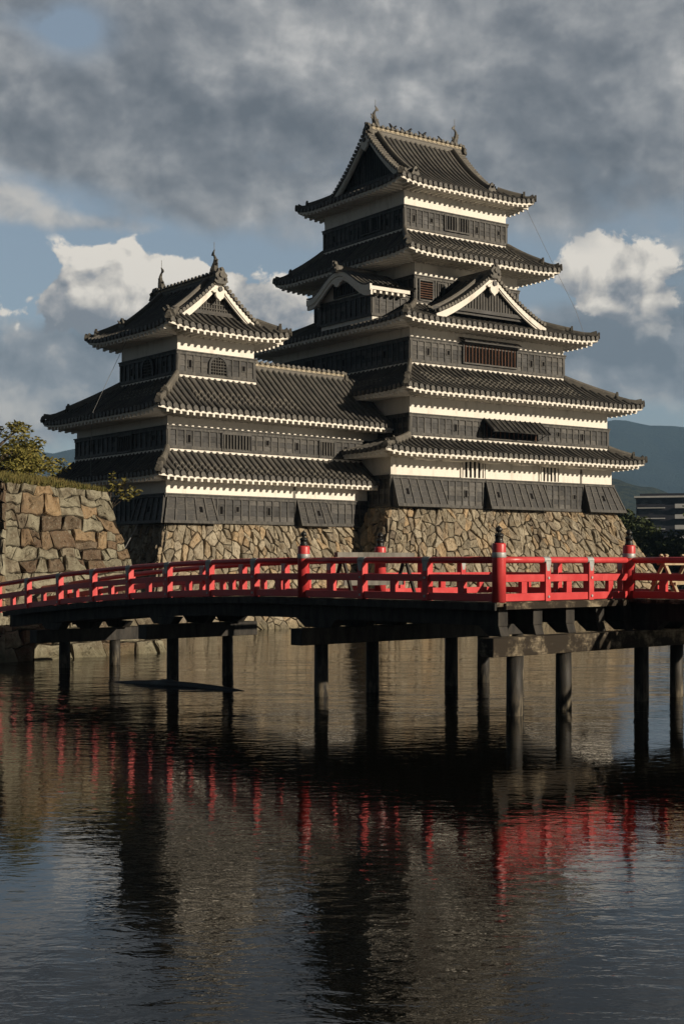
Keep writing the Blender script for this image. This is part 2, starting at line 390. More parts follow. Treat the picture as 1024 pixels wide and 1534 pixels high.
# ---------------------------------------------------------------- roofs
def panel(mb, S, L, xmax, smin, smax, zf, row_r=.132, n=6, pitch=PITCH, caps=True, band=None, bandmb=None, srange=None):
    """one roof slope: pan surface plus rows of round cover tiles running from the eave (x=0) up to x=xmax"""
    ns = max(6, int(L / 1.2)); base = []
    for i in range(n + 1):
        x = xmax * i / n; lo, hi = smin(x), smax(x)
        base.append([S(lo + (hi - lo) * j / ns, x, zf(lo + (hi - lo) * j / ns, x)) for j in range(ns + 1)])
    pts = [p for r in base for p in r]
    mb.add(pts, [(i * (ns + 1) + j, i * (ns + 1) + j + 1, (i + 1) * (ns + 1) + j + 1, (i + 1) * (ns + 1) + j) for i in range(n) for j in range(ns)])
    # thickness at the eave
    e = base[0]; m_ = len(e)
    mb.add(e + [(p[0], p[1], p[2] - .10) for p in e], [(j, j + m_, j + m_ + 1, j + 1) for j in range(m_ - 1)])
    cnt = max(2, round(L / pitch)); p_ = L / cnt
    for k in range(cnt):
        s = (k + .5) * p_
        if srange and not (srange[0] <= s <= srange[1]): continue
        xs = 0.0
        for q in range(60):
            x = xmax * (q + 1) / 60
            if smin(x) - .02 <= s <= smax(x) + .02: xs = x
            else: break
        if xs < .15: continue
        jz = random.uniform(-.012, .012); js = random.uniform(-.018, .018)
        N = max(2, int(n * xs / xmax + .5))
        pp = []
        for i in range(N + 1):
            x = xs * i / N - (.05 if i == 0 else 0)
            zz = zf(s, max(0, x)) + jz
            for q in range(5):
                th = PI * q / 4
                pp.append(S(s + js + row_r * math.cos(th), x, zz + row_r * (-.3 if q in (0, 4) else 1.38 * math.sin(th))))
        mb.add(pp, [(i * 5 + q, i * 5 + q + 1, (i + 1) * 5 + q + 1, (i + 1) * 5 + q) for i in range(N) for q in range(4)])
        if caps:
            c0 = zf(s, 0) + .01; R = row_r * 1.22
            ring = [S(s + js + R * math.cos(2 * PI * q / 10), -.10, c0 + R * math.sin(2 * PI * q / 10)) for q in range(10)]
            ring2 = [S(s + js + R * math.cos(2 * PI * q / 10), .05, c0 + R * math.sin(2 * PI * q / 10)) for q in range(10)]
            mb.add(ring + ring2, [tuple(range(10))] + [(q, q + 10, (q + 1) % 10 + 10, (q + 1) % 10) for q in range(10)])
        if band and bandmb:                          # courses re-bedded with mortar: raised joints on each tile
            t0, t1, s0, s1 = band
            if s0 <= s <= s1:
                x = t0 * xmax + random.uniform(0, .06)
                while x < min(xs, t1 * xmax) - .1:
                    zz = zf(s, x) + jz; z2 = zf(s, x + .13) + jz
                    R = row_r * 1.22; q5 = []
                    for (xx, z_) in ((x, zz), (x + .13, z2)):
                        q5 += [S(s + js + R * math.cos(PI * q / 4), xx, z_ + R * 1.36 * math.sin(PI * q / 4)) for q in range(5)]
                    bandmb.add(q5, [(q, q + 1, q + 6, q + 5) for q in range(4)] + [(4, 3, 2, 1, 0), (5, 6, 7, 8, 9)])
                    x += .34
def lift_at(dc, lift, span=2.6): return lift * max(0.0, 1 - max(0, dc) / span) ** 2
EAVE = {'fascia': .265, 'tooth': .405, 'half': .080}
def eaves(fas, raf, S, L, over, zf, fd=.06):
    """white fascia strip, plastered soffit and rafter ends under one eave"""
    ns = max(8, int(L / .8))
    def strip(d0, d1, zt, zb, e0, e1):
        ring = []
        for j in range(ns + 1):
            s = e0 + (L - e0 - e1) * j / ns; z = zf(s, 0)
            ring.append([S(s, d0, z - zt), S(s, d0, z - zb), S(s, d1, z - zb), S(s, d1, z - zt)])
        fas.add([p for r in ring for p in r], [(j * 4 + q, j * 4 + (q + 1) % 4, j * 4 + 4 + (q + 1) % 4, j * 4 + 4 + q) for j in range(ns) for q in range(4)]
                + [(3, 2, 1, 0), (ns * 4, ns * 4 + 1, ns * 4 + 2, ns * 4 + 3)])
    fb_ = EAVE['fascia']; strip(fd, fd + .16, .10, fb_, fd, fd)
    strip(fd + .162, over + .02, fb_ - .07, fb_ - .035, fd + .162, fd + .162)      # soffit board (near flat; walls hide its inner edge)
    cnt = max(2, round(L / PITCH)); p_ = L / cnt
    for k in range(cnt):
        s = (k + .5) * p_
        ln = min(over - .02, s * 1.0, (L - s) * 1.0)
        if ln < .3: continue
        z = zf(s, 0)
        w_ = EAVE['half'] * random.uniform(.92, 1.08); zz = z - EAVE['tooth'] - random.uniform(-.01, .012)
        sbox(raf, S, s - w_, s + w_, fd - .012, fd + .158, zz, z - fb_ - .002); sbox(raf, S, s - w_ + .02, s + w_ - .02, fd + .164, ln, zz + .02, z - fb_ + .033)
def hip(T, ro, path, w=.30, h=.30, tip=True):
    n = len(path); mb = MB(T)
    # rounded ridge section
    sec = lambda hh, ww: [(-ww / 2, -.10), (ww / 2, -.10), (ww / 2, hh * .62), (ww * .34, hh * .9), (0, hh), (-ww * .34, hh * .9), (-ww / 2, hh * .62)]
    k = int(n * .36)
    mb.sweep(path[k:], sec(h * 1.25, w), True)
    low = [tuple(p) for p in path[:k + 2]]
    if tip: low[0] = (low[0][0], low[0][1], low[0][2] + .26); low[1] = (low[1][0], low[1][1], low[1][2] + .06)
    mb.sweep(low, sec(h * .8, w * .85), True)
    mb.build('hip_ridge', 'tile_ridge', ro)
    # end tiles (rounded plate with a crest)
    for q, sc in ((k, .82), (0, .62)):
        orn = MB(T)
        P = mb.T(*path[q]); d = (mb.T(*path[q]) - mb.T(*path[q + 1])); d.z = 0; d.normalize(); sd = Vector((-d.y, d.x, 0))
        pl = []
        outline = [(-.26, -.14), (-.34, .08), (-.24, .24), (-.2, .42), (-.06, .47), (0, .60), (.06, .47), (.2, .42), (.24, .24), (.34, .08), (.26, -.14)]
        for dd in (0.0, .16): pl += [P + d * (dd + .02) + sd * (x * sc) + Vector((0, 0, y * sc)) for x, y in outline]
        m_ = len(outline)
        orn.raw(pl, [tuple(range(m_))[::-1], tuple(range(m_, 2 * m_))] + [(i, (i + 1) % m_, (i + 1) % m_ + m_, i + m_) for i in range(m_)])
        orn.build('ridge_end_tile', 'ornament', ro)
def prof(t, c): return (1 - c) * t + c * t * t
def skirt(T, root, E, U, zE, zU, lift=.16, c=.30, sides='frkl', over=1.7, bands=None, clipmax=None, hips=('fl', 'rf', 'kr', 'lk'), name='roof', cover='tile', walls=None):
    """pent roof running round a storey, between eave rectangle E and the wall rectangle U above it"""
    tile = MB(T); extra = []
    run = {'f': U[2] - E[2], 'r': E[1] - U[1], 'k': E[3] - U[3], 'l': U[0] - E[0]}
    for k in sides:
        S = Side(k, E); L = S.L; r = run[k]; i = ORDER.index(k); cl = run[ORDER[i - 1]]; cr = run[ORDER[(i + 1) % 4]]
        smin = lambda x, cl=cl, r=r: cl * x / r
        smax = lambda x, cr=cr, r=r, L=L: L - cr * x / r
        def zf(s, x, r=r, smin=smin, smax=smax):
            t = x / r
            return zE + (zU - zE) * prof(t, c) + lift_at(min(s - smin(x), smax(x) - s), lift) * max(0, 1 - t) ** 1.4
        bnd = MB(T); fas = MB(T); raf = MB(T); cap = MB(T)
        panel(tile, S, L, r, smin, smax, zf, band=(bands or {}).get(k), bandmb=bnd)
        eaves(fas, raf, S, L, over, zf)
        extra += [(bnd, 'mortared_courses', 'tile_ridge'), (fas, 'eave_fascia', 'plaster'), (raf, 'rafters', 'plaster'), (cap, 'plaster_course', 'plaster')]
        SU = Side(k, U)
        sbox(cap, SU, -.10, SU.L + .10, -.11, -.002, zU - .02, zU + .115)
    ro = tile.build(name, cover, root)
    for mb_, nm, mt in extra:
        if mb_.v: mb_.build(nm, mt, ro)
    corners = {'fl': (0, 2), 'rf': (1, 2), 'kr': (1, 3), 'lk': (0, 3)}
    for h in hips:
        ia, ib = corners[h]; pth = []
        for q in range(13):
            t = .02 + .98 * q / 12
            pth.append((E[ia] + (U[ia] - E[ia]) * t, E[ib] + (U[ib] - E[ib]) * t, zE + (zU - zE) * prof(t, c) + lift * (1 - t) ** 1.4 + .03))
        hip(T, ro, pth)
    return ro

def fish(T, p, along, parent, sc=1.0):
    """roof-ridge fish: head down on the ridge, tail curling up and back"""
    P = T(*p); q = T(p[0] + along[0], p[1] + along[1], p[2]); d = (q - P).normalized(); sd = Vector((-d.y, d.x, 0)); Z = Vector((0, 0, 1))
    mb = MB()
    ctr = [P + (d * x + Z * z) * sc for x, z in ((.18, -.05), (.10, .20), (-.02, .48), (-.10, .78), (-.08, 1.06), (.06, 1.28), (.22, 1.38))]
    rad = [.30, .31, .25, .18, .12, .08, .03]
    mb.tube(ctr, lambda t: sc * rad[min(6, int(t * 6 + .5))], 8, T=False)
    def fin(pts):
        a = [P + (d * x + Z * z) * sc + sd * .035 for x, z in pts]; b_ = [P + (d * x + Z * z) * sc - sd * .035 for x, z in pts]; n = len(pts)
        mb.raw(a + b_, [tuple(range(n)), tuple(range(n, 2 * n))[::-1]] + [(i, (i + 1) % n, (i + 1) % n + n, i + n) for i in range(n)])
    fin([(.02, 1.20), (.10, 1.52), (.02, 1.74), (.20, 1.62), (.34, 1.52), (.42, 1.34), (.26, 1.30)])     # tail
    fin([(-.16, .40), (-.42, .62), (-.34, .74), (-.44, .95), (-.22, .92), (-.12, .78)])                  # back fin
    fin([(.22, .34), (.42, .50), (.34, .62), (.16, .55)])
    ob = mb.build('ridge_fish', 'ornament', parent)
    rod = MB(); rod.tube([P + Z * 1.3 * sc + d * .06, P + Z * 2.3 * sc + d * .06], .018, 5, T=False); rod.build('lightning_rod', 'steel_cable', parent)
    return ob

def main_ridge(T, root, p0, p1, h=.55, w=.42, name='top_ridge'):
    """tall stacked ridge between two local points (same height)"""
    mb = MB(T); top = MB(T); pale = MB(T)
    mb.sweep([p0, p1], [(-w * .42, -.15), (w * .42, -.15), (w * .42, h * .25), (w * .5, h * .27), (w * .5, h * .36), (-w * .5, h * .36), (-w * .5, h * .27), (-w * .42, h * .25)])
    pale.sweep([p0, p1], [(-w * .36, h * .362), (w * .36, h * .362), (w * .36, h * .75), (-w * .36, h * .75)])
    mb.sweep([p0, p1], [(-w * .55, h * .752), (w * .55, h * .752), (w * .45, h * .9), (0, h), (-w * .45, h * .9)])
    A, B = T(*p0), T(*p1); n = int((B - A).length / .42); d = (B - A).normalized(); sd = Vector((-d.y, d.x, 0))
    for i in range(n):
        c_ = A + (B - A) * ((i + .5) / n) + Vector((0, 0, h * .84))
        for s_ in (-1, 1):
            ring = [c_ + sd * (s_ * w * .50) + d * (.13 * math.cos(2 * PI * q / 8)) + Vector((0, 0, .11 * math.sin(2 * PI * q / 8))) for q in range(8)]
            ring2 = [p + sd * s_ * .09 for p in ring]
            mb.raw(ring + ring2, [(q, (q + 1) % 8, (q + 1) % 8 + 8, q + 8) for q in range(8)] + [tuple(range(8, 16))])
        # pierced pattern of the pale band
        for s_ in (-1, 1):
            c2 = A + (B - A) * ((i + .5) / n) + Vector((0, 0, h * .56)) + sd * s_ * w * .37
            rr = [c2 + d * x + Vector((0, 0, y)) for x, y in ((-.15, -.03), (0, -.085), (.15, -.03), (.15, .05), (0, -.0), (-.15, .05))]
            pale.raw(rr + [p + sd * s_ * .035 for p in rr], [tuple(range(6, 12))] + [(q, (q + 1) % 6, (q + 1) % 6 + 6, q + 6) for q in range(6)])
    ob = mb.build(name, 'tile_ridge', root); pale.build('ridge_band', 'plaster_pale', ob)
    return ob
simple('plaster_pale', (.30, .26, .19), (.48, .42, .32), 6, .85, .2)

def end_plate(T, p, outward, parent, sc=1.0):
    """ornamental end tile closing a ridge"""
    P = T(*p); q = T(p[0] + outward[0], p[1] + outward[1], p[2]); d = (q - P).normalized(); sd = Vector((-d.y, d.x, 0)); mb = MB()
    ol = [(-.30, -.45), (-.52, -.30), (-.40, -.08), (-.46, .14), (-.28, .30), (-.2, .52), (0, .62), (.2, .52), (.28, .30), (.46, .14), (.40, -.08), (.52, -.30), (.30, -.45)]
    n = len(ol); v = []
    for dd in (0, .22): v += [P + d * dd + sd * x * sc + Vector((0, 0, y * sc)) for x, y in ol]
    mb.raw(v, [tuple(range(n))[::-1], tuple(range(n, 2 * n))] + [(i, (i + 1) % n, (i + 1) % n + n, i + n) for i in range(n)])
    for x, y, r in ((0, .12, .17), (-.30, -.12, .10), (.30, -.12, .10), (0, .50, .10)):
        c_ = P + d * .2 + sd * x * sc + Vector((0, 0, y * sc))
        r1 = [c_ + sd * (r * sc * math.cos(2 * PI * q / 10)) + Vector((0, 0, r * sc * math.sin(2 * PI * q / 10))) for q in range(10)]
        mb.raw(r1 + [p_ + d * .12 for p_ in r1], [(q, (q + 1) % 10, (q + 1) % 10 + 10, q + 10) for q in range(10)] + [tuple(range(10, 20))])
    return mb.build('ridge_end_tile', 'ornament', parent)

def gable_face(T, root, S, sc_, hw, zcurve, d_wall, d_board, zbase, zdrop, lattice='board', pend=1.0, fine=False):
    """triangle under a verge: boarded or latticed wall, white bargeboards and the carved pendant.
    S: side whose s axis runs across the gable; sc_: centre s; zcurve(x): roof height at distance x from the centre; d_wall/d_board depth inward"""
    wall = MB(T); xs = [hw * i / 12 for i in range(13)]
    top = [(sc_ + x * sg, zcurve(x) - .25) for sg, r in ((-1, xs[::-1]), (1, xs[1:])) for x in r]
    pts = [S(s, d_wall, max(z, zbase)) for s, z in top] + [S(s, d_wall, zbase - .3) for s, z in top]
    n = len(top)
    wall.add(pts, [(i, i + 1, i + 1 + n, i + n) for i in range(n - 1)])
    g = wall.build('gable', 'board', root)
    lat = MB(T); st = .20 if fine else .26
    x = -hw + .3
    while x < hw - .3:
        z1 = zcurve(abs(x)) - .5
        if z1 > zbase + .25: sbox(lat, S, sc_ + x - .05, sc_ + x + .05, d_wall - .07, d_wall - .002, zbase - .1, z1)
        x += st
    if lattice == 'grid':
        z = zbase + .28
        while z < zcurve(0) - .8:
            h = max([x for x in xs if zcurve(x) - .5 > z] or [0])
            if h > .3: sbox(lat, S, sc_ - h, sc_ + h, d_wall - .10, d_wall - .072, z - .035, z + .035)
            z += .28
    h = max([x for x in xs if zcurve(x) - .3 > zbase] or [hw])
    lat.build('gable_lattice', 'lattice_grey' if lattice != 'board' else 'board', g)
    sill = MB(T); sbox(sill, S, sc_ - h, sc_ + h, d_wall - .16, d_wall - .001, zbase - .12, zbase + .12); sill.build('gable_sill', 'board', g)
    for sg in (-1, 1):
        for (w0, w1, dd, nm) in ((.13, .42, 0, 'bargeboard'), (.40, .52, .08, 'bargeboard_inner')):
            b_ = MB(T); ring = []
            for i in range(17):
                x = hw * i / 16; z = zcurve(x)
                k = 1 + .25 * i / 16
                o_ = w0 * (k if dd else 1); w_ = w1 * k
                ring.append([S(sc_ + sg * x, d_board + dd, z - o_), S(sc_ + sg * x, d_board + dd, z - w_), S(sc_ + sg * x, d_board + dd + .14, z - w_), S(sc_ + sg * x, d_board + dd + .14, z - o_)])
            b_.add([p for r in ring for p in r], [(j * 4 + q, j * 4 + (q + 1) % 4, j * 4 + 4 + (q + 1) % 4, j * 4 + 4 + q) for j in range(16) for q in range(4)] + [(3, 2, 1, 0), (64, 65, 66, 67)])
            b_.build(nm, 'plaster', g)
    # carved white pendant with its dark boss
    pe = MB(T); z0 = zcurve(0) - .62
    ol = [(0, .10), (.16, .06), (.30, -.02), (.62, -.20), (.50, -.30), (.34, -.26), (.36, -.46), (.26, -.62), (.12, -.70), (0, -.84), (-.12, -.70), (-.26, -.62), (-.36, -.46), (-.34, -.26), (-.50, -.30), (-.62, -.20), (-.30, -.02), (-.16, .06)]
    n = len(ol); pv = []
    for dd in (d_board - .14, d_board + .02): pv += [S(sc_ + x * pend, dd, z0 + y * pend) for x, y in ol]
    pe.add(pv, [tuple(range(n)), tuple(range(n, 2 * n))[::-1]] + [(i, i + n, (i + 1) % n + n, (i + 1) % n) for i in range(n)])
    po = pe.build('gable_pendant', 'plaster', g)
    bo = MB(T)
    r1 = [(sc_ + .17 * pend * math.cos(2 * PI * q / 12), z0 - .02 + .17 * pend * math.sin(2 * PI * q / 12)) for q in range(12)]
    bo.add([S(s, d_board - .24, z) for s, z in r1] + [S(s, d_board - .13, z) for s, z in r1], [tuple(range(12))] + [(i, i + 12, (i + 1) % 12 + 12, (i + 1) % 12) for i in range(12)])
    bo.build('pendant_boss', 'bronze', g)
    return g
def verge(mb, S, sc_, hw, zcurve, d0, x0=0.0, step=.30, r=.13):
    """row of short round tiles along a sloping verge"""
    for sg in (-1, 1):
        x = x0 + step * .4
        while x < hw:
            z = zcurve(x) + .05
            ring = [(sc_ + sg * x + r * math.cos(2 * PI * q / 8), z + r * math.sin(2 * PI * q / 8)) for q in range(8)]
            mb.add([S(s, d0 - .10, zz) for s, zz in ring] + [S(s, d0 + .55, zz) for s, zz in ring], [tuple(range(8)), ] + [(i, i + 8, (i + 1) % 8 + 8, (i + 1) % 8) for i in range(8)])
            sl = (zcurve(x) - zcurve(x + .1)) / .1
            x += step / math.sqrt(1 + sl * sl)

def hip_gable_roof(T, root, E, axis, zE, rise, g, c, lift, over, ridge_h, lattice, fine=False, name='top_roof', pend=1.0):
    """irimoya: hipped lower skirt, gabled top. axis 'a' or 'b' = ridge direction; g = gable inset from the eave"""
    tile = MB(T); extra = []
    long_, short = ('fk', 'lr') if axis == 'a' else ('lr', 'fk')
    R = ((E[3] - E[2]) if axis == 'a' else (E[1] - E[0])) / 2
    zx = lambda x: zE + rise * prof(x / R, c)
    fade = lambda x: max(0, 1 - x / (g * 2.2)) ** 1.4
    for k in long_:
        S = Side(k, E); L = S.L
        smin = lambda x: min(x, g); smax = lambda x, L=L: L - min(x, g)
        zf = lambda s, x, smin=smin, smax=smax: zx(x) + lift_at(min(s - smin(x), smax(x) - s), lift) * fade(x)
        fas = MB(T); raf = MB(T); extra += [(fas, 'eave_fascia'), (raf, 'rafters')]; panel(tile, S, L, R, smin, smax, zf, n=10); eaves(fas, raf, S, L, over, zf)
    for k in short:
        S = Side(k, E); L = S.L
        smin = lambda x: min(x, g); smax = lambda x, L=L: L - min(x, g)
        zf = lambda s, x, smin=smin, smax=smax: zx(x) + lift_at(min(s - smin(x), smax(x) - s), lift) * fade(x)
        fas = MB(T); raf = MB(T); extra += [(fas, 'eave_fascia'), (raf, 'rafters')]; panel(tile, S, L, g + .75, smin, smax, zf, n=5); eaves(fas, raf, S, L, over, zf)
    ro = tile.build(name, 'tile', root)
    for mb_, nm in extra: mb_.build(nm, 'plaster', ro)
    zc = lambda x: zx(R - x)                                   # height at distance x from the ridge
    hwg = R - g
    for k in short:
        S = Side(k, E)
        gable_face(T, root, S, S.L / 2, hwg + .1, zc, g + .62, g + .02, zx(g + .65) + .12, .5, lattice, pend, fine)
        vt = MB(T); verge(vt, S, S.L / 2, hwg + .15, zc, g - .02); vt.build('verge_tiles', 'tile_ridge', ro)
        # descending ridges beside the verge, then the hip ridges to the corners
        for sg in (-1, 1):
            pth = [S(S.L / 2 + sg * x, g + .95, zc(x) + .05) for x in [hwg * .98 - (hwg * .98 - .15) * i / 10 for i in range(11)]]
            rid = MB(T); orn = MB(T)
            rid.sweep(pth, [(-.16, -.1), (.16, -.1), (.16, .24), (.1, .34), (-.1, .34), (-.16, .24)]); rid.build('descending_ridge', 'tile_ridge', ro)
            e0 = pth[0]; P = T(*e0); d = (P - T(*pth[1])); d.z = 0; d.normalize(); sd = Vector((-d.y, d.x, 0))
            ol = [(-.26, -.14), (-.36, .10), (-.24, .30), (-.16, .5), (0, .66), (.16, .5), (.24, .30), (.36, .10), (.26, -.14)]
            orn.raw([P + d * dd + sd * x + Vector((0, 0, y)) for dd in (0, .18) for x, y in ol], [tuple(range(9))[::-1], tuple(range(9, 18))] + [(i, (i + 1) % 9, (i + 1) % 9 + 9, i + 9) for i in range(9)])
            orn.tube([P + d * .1 + Vector((0, 0, .30)), P + d * .32 + Vector((0, 0, .34)), P + d * .42 + Vector((0, 0, .46))], lambda t: .09 * (1 - .6 * t), 6, T=False)
            orn.build('ridge_end_tile', 'ornament', ro)
    for ia, ib, sa, sb in ((0, 2, 1, 1), (1, 2, -1, 1), (1, 3, -1, -1), (0, 3, 1, -1)):
        pth = []
        for q in range(11):
            x = .03 + (g + .25 - .03) * q / 10
            pth.append((E[ia] + sa * x, E[ib] + sb * x, zx(x) + lift * fade(x) + .03))
        hip(T, ro, pth, w=.28, h=.26)
    za = zx(R)
    if axis == 'a':
        bm_ = (E[2] + E[3]) / 2; p0, p1 = (E[0] + g + .30, bm_, za), (E[1] - g + .0, bm_, za); dv = (1, 0)
    else:
        am = (E[0] + E[1]) / 2; p0, p1 = (am, E[2] + g - .05, za), (am, E[3] - g + .05, za); dv = (0, 1)
    rg = main_ridge(T, root, p0, p1, ridge_h)
    end_plate(T, (p0[0], p0[1], za + .1), (-dv[0], -dv[1]), rg, .95); end_plate(T, (p1[0], p1[1], za + .1), dv, rg, .95)
    fish(T, (p0[0] + .55 * dv[0], p0[1] + .55 * dv[1], za + ridge_h - .02), dv, rg, .82)
    fish(T, (p1[0] - .55 * dv[0], p1[1] - .55 * dv[1], za + ridge_h - .02), (-dv[0], -dv[1]), rg, .82)
    return zx, ro

# ---------------------------------------------------------------- walls
def plaster_storey(T, root, r, z0, z1, name='plaster_wall'):
    mb = MB(T); mb.box(r[0], r[1], r[2], r[3], z0, z1); return mb.build(name, 'plaster', root)
def boards(T, root, r, z0, z1, sides='flrk', skip=None, holes=None, pitch=.60, span=None, name='weatherboards'):
    """black weatherboarding: lapped planks, battens, head and foot rails, loopholes.  skip/holes/span keyed by side"""
    skip = skip or {}; holes = holes or {}; span = span or {}
    pl = MB(T); ba = MB(T); hol = []
    for k in sides:
        S = Side(k, r); a, b_ = span.get(k, (0, S.L)); e0 = -.085 if a <= 0 else 0; e1 = .085 if b_ >= S.L else 0
        n = max(3, round((z1 - z0 - .35) / .33)); zz0, zz1 = z0 + .17, z1 - .17
        for i in range(n):
            q0 = zz0 + (zz1 - zz0) * i / n; q1 = zz0 + (zz1 - zz0) * (i + 1) / n
            # planks cut at the battens' rhythm so that each differs a little
            s = a + e0 * .6; edge = b_ + e1 * .6
            while s < edge - .01:
                s2 = min(edge, s + random.choice((1.8, 2.4, 3.0)))
                if edge - s2 < .5: s2 = edge
                pl.hexa([S(s, -.075, q0), S(s2, -.075, q0), S(s2, .02, q0), S(s, .02, q0), S(s, -.045, q1), S(s2, -.045, q1), S(s2, .02, q1), S(s, .02, q1)])
                s = s2
        sbox(ba, S, a + e0 * 1.6, b_ + e1 * 1.6, -.125, .02, z1 - .17, z1); sbox(ba, S, a + e0 * 1.75, b_ + e1 * 1.75, -.19, .021, z1 + .001, z1 + .07, None, z1 + .10)
        sbox(ba, S, a + e0 * 1.6, b_ + e1 * 1.6, -.125, .02, z0, z0 + .17)
        cnt = max(1, round((b_ - a) / pitch)); p_ = (b_ - a) / cnt
        for i in range(cnt + 1):
            s = a + i * p_
            if any(x0 - .08 < s < x1 + .08 for x0, x1 in skip.get(k, ())): continue
            if i in (0, cnt) and (a <= 0 or b_ >= S.L):
                ss_ = s + (.04 if i == 0 else -.04); sbox(ba, S, ss_ - .10, ss_ + .10, -.118, .019, z0 + .171, z1 - .171)
            else: sbox(ba, S, s - .05, s + .05, -.115, .019, z0 + .171, z1 - .171)
        for j, hs in enumerate(holes.get(k, ())):
            i = int((hs - a) / p_); s = a + (i + .5) * p_; zc = (z0 + z1) / 2 + (.06 if j % 2 else -.02); hh = .23 if j % 2 == 0 else .15
            ho = MB(T); sbox(ho, S, s - .10, s + .10, -.085, .018, zc - hh, zc + hh); hol.append(ho)
            for (q0, q1, y0, y1) in ((-.145, -.101, -hh - .04, hh + .04), (.101, .145, -hh - .04, hh + .04), (-.10, .10, hh + .001, hh + .045), (-.10, .10, -hh - .045, -hh - .001)):
                sbox(ba, S, s + q0, s + q1, -.10, .017, zc + y0, zc + y1)
    w = pl.build(name, 'board', root); ba.build('battens', 'batten', w)
    for ho in hol: ho.build('loophole', 'dark_opening', w)
    return w
def window(T, root, S, s0, s1, z0, z1, bars=6, mat='lattice_grey', frame='board', rows=0, out=.10, name='window', barw=.032):
    """barred opening set on the boarding: dark interior, frame and bars"""
    d = MB(T); sbox(d, S, s0, s1, -out, .015, z0, z1); w = d.build(name, 'dark_opening', root)
    f = MB(T); q = out + .08
    sbox(f, S, s0 - .10, s0, -q, .014, z0 - .10, z1 + .10); sbox(f, S, s1, s1 + .10, -q, .014, z0 - .10, z1 + .10)
    sbox(f, S, s0, s1, -q + .003, .013, z1, z1 + .10); sbox(f, S, s0, s1, -q - .02, .013, z0 - .10, z0)
    f.build('window_frame', frame, w)
    b_ = MB(T)
    for i in range(bars):
        s = s0 + (s1 - s0) * (i + .5) / bars; sbox(b_, S, s - barw, s + barw, -out - .055, -out - .001, z0, z1)
    for i in range(rows):
        z = z0 + (z1 - z0) * (i + 1) / (rows + 1); sbox(b_, S, s0, s1, -out - .075, -out - .056, z - .03, z + .03)
    if b_.v: b_.build('window_bars', mat, w)
    return w
def bell_window(T, root, S, sc_, w, z0, z1):
    """flame-headed window with a lattice"""
    def half(k, grow=0.0):
        h = z1 - z0 + grow; pts = []
        for i in range(13):
            t = i / 12
            x = (w / 2 + grow) * (1.06 - .10 * t if t < .45 else (1.015 * max(0, 1 - ((t - .45) / .55) ** 2.2) ** .62))
            pts.append((x, z0 + h * t - (grow if k else 0)))
        return pts
    inn = half(0); outl = half(0, .13)
    d = MB(T); n = 13
    L = [S(sc_ - x, -.10, z) for x, z in inn] + [S(sc_ + x, -.10, z) for x, z in inn]
    d.add(L, [(i, i + n, i + 1 + n, i + 1) for i in range(12)]); wd = d.build('bell_window', 'dark_opening', root)
    f = MB(T)
    for sg in (-1, 1):
        r = []
        for (x, z), (x2, z2) in zip(inn, outl): r.append([S(sc_ + sg * x, -.19, z), S(sc_ + sg * x2, -.19, z2), S(sc_ + sg * x2, .01, z2), S(sc_ + sg * x, .01, z)])
        f.add([p for q in r for p in q], [(j * 4 + q, j * 4 + (q + 1) % 4, j * 4 + 4 + (q + 1) % 4, j * 4 + 4 + q) for j in range(12) for q in range(4)])
    f.build('window_frame', 'board', wd)
    b_ = MB(T)
    for i in range(1, 6):
        x = w * (i / 6 - .5); zt = max([z for xx, z in inn if xx >= abs(x)] or [z0]); sbox(b_, S, sc_ + x - .022, sc_ + x + .022, -.14, -.102, z0, zt)
    for i in range(1, 6):
        z = z0 + (z1 - z0) * i / 6; h = max([xx for xx, zz in inn if zz >= z][:1] or [0]); sbox(b_, S, sc_ - h, sc_ + h, -.155, -.141, z - .022, z + .022)
    b_.build('window_bars', 'lattice_grey', wd)
def stone_drop(T, root, S, s0, s1, z0, z1, out=.75, holes=(), wl=0.0, wr=0.0, d_top=.10):
    """sloping boarded bay (stone-dropping chute) leaning out at the foot; wl / wr: extra flare at its ends"""
    w = MB(T)
    w.hexa([S(s0 - wl, -out, z0), S(s1 + wr, -out, z0), S(s1, .0, z0), S(s0, .0, z0), S(s0, -d_top, z1), S(s1, -d_top, z1), S(s1, .01, z1), S(s0, .01, z1)])
    ob = w.build('stone_drop_bay', 'board', root)
    b_ = MB(T); n = max(2, round((s1 - s0) / .62))
    def P(s, t, e):                                        # s in 0..1 along, t 0 foot .. 1 head, e proud of the slope
        a = (s0 - wl) + (s1 + wr - s0 + wl) * s; c_ = s0 + (s1 - s0) * s
        return S(a + (c_ - a) * t, -(out + (d_top - out) * t) - e, z0 + (z1 - z0) * t + e * .3)
    def bar(sa, sb, ta, tb, e=.06):
        b_.hexa([P(sa, ta, e), P(sb, ta, e), P(sb, ta, -.02), P(sa, ta, -.02), P(sa, tb, e), P(sb, tb, e), P(sb, tb, -.02), P(sa, tb, -.02)])
    hw = .05 / (s1 - s0)
    for i in range(n + 1):
        q = min(max(i / n, hw), 1 - hw); bar(q - hw, q + hw, .103, .937)
    bar(0, 1, 0, .10, .07); bar(0, 1, .94, 1, .07)
    for j in range(1, 4):
        t = .10 + .84 * j / 4; bar(0, 1, t - .012, t + .012, .018)
    for q in holes:
        i = int(q * n); c_ = (i + .5) / n; k = .10 / (s1 - s0)
        h_ = MB(T); h_.hexa([P(c_ - k, .42, .02), P(c_ + k, .42, .02), P(c_ + k, .42, -.02), P(c_ - k, .42, -.02), P(c_ - k, .62, .02), P(c_ + k, .62, .02), P(c_ + k, .62, -.02), P(c_ - k, .62, -.02)]); h_.build('loophole', 'dark_opening', ob)
    b_.build('battens', 'batten', ob)

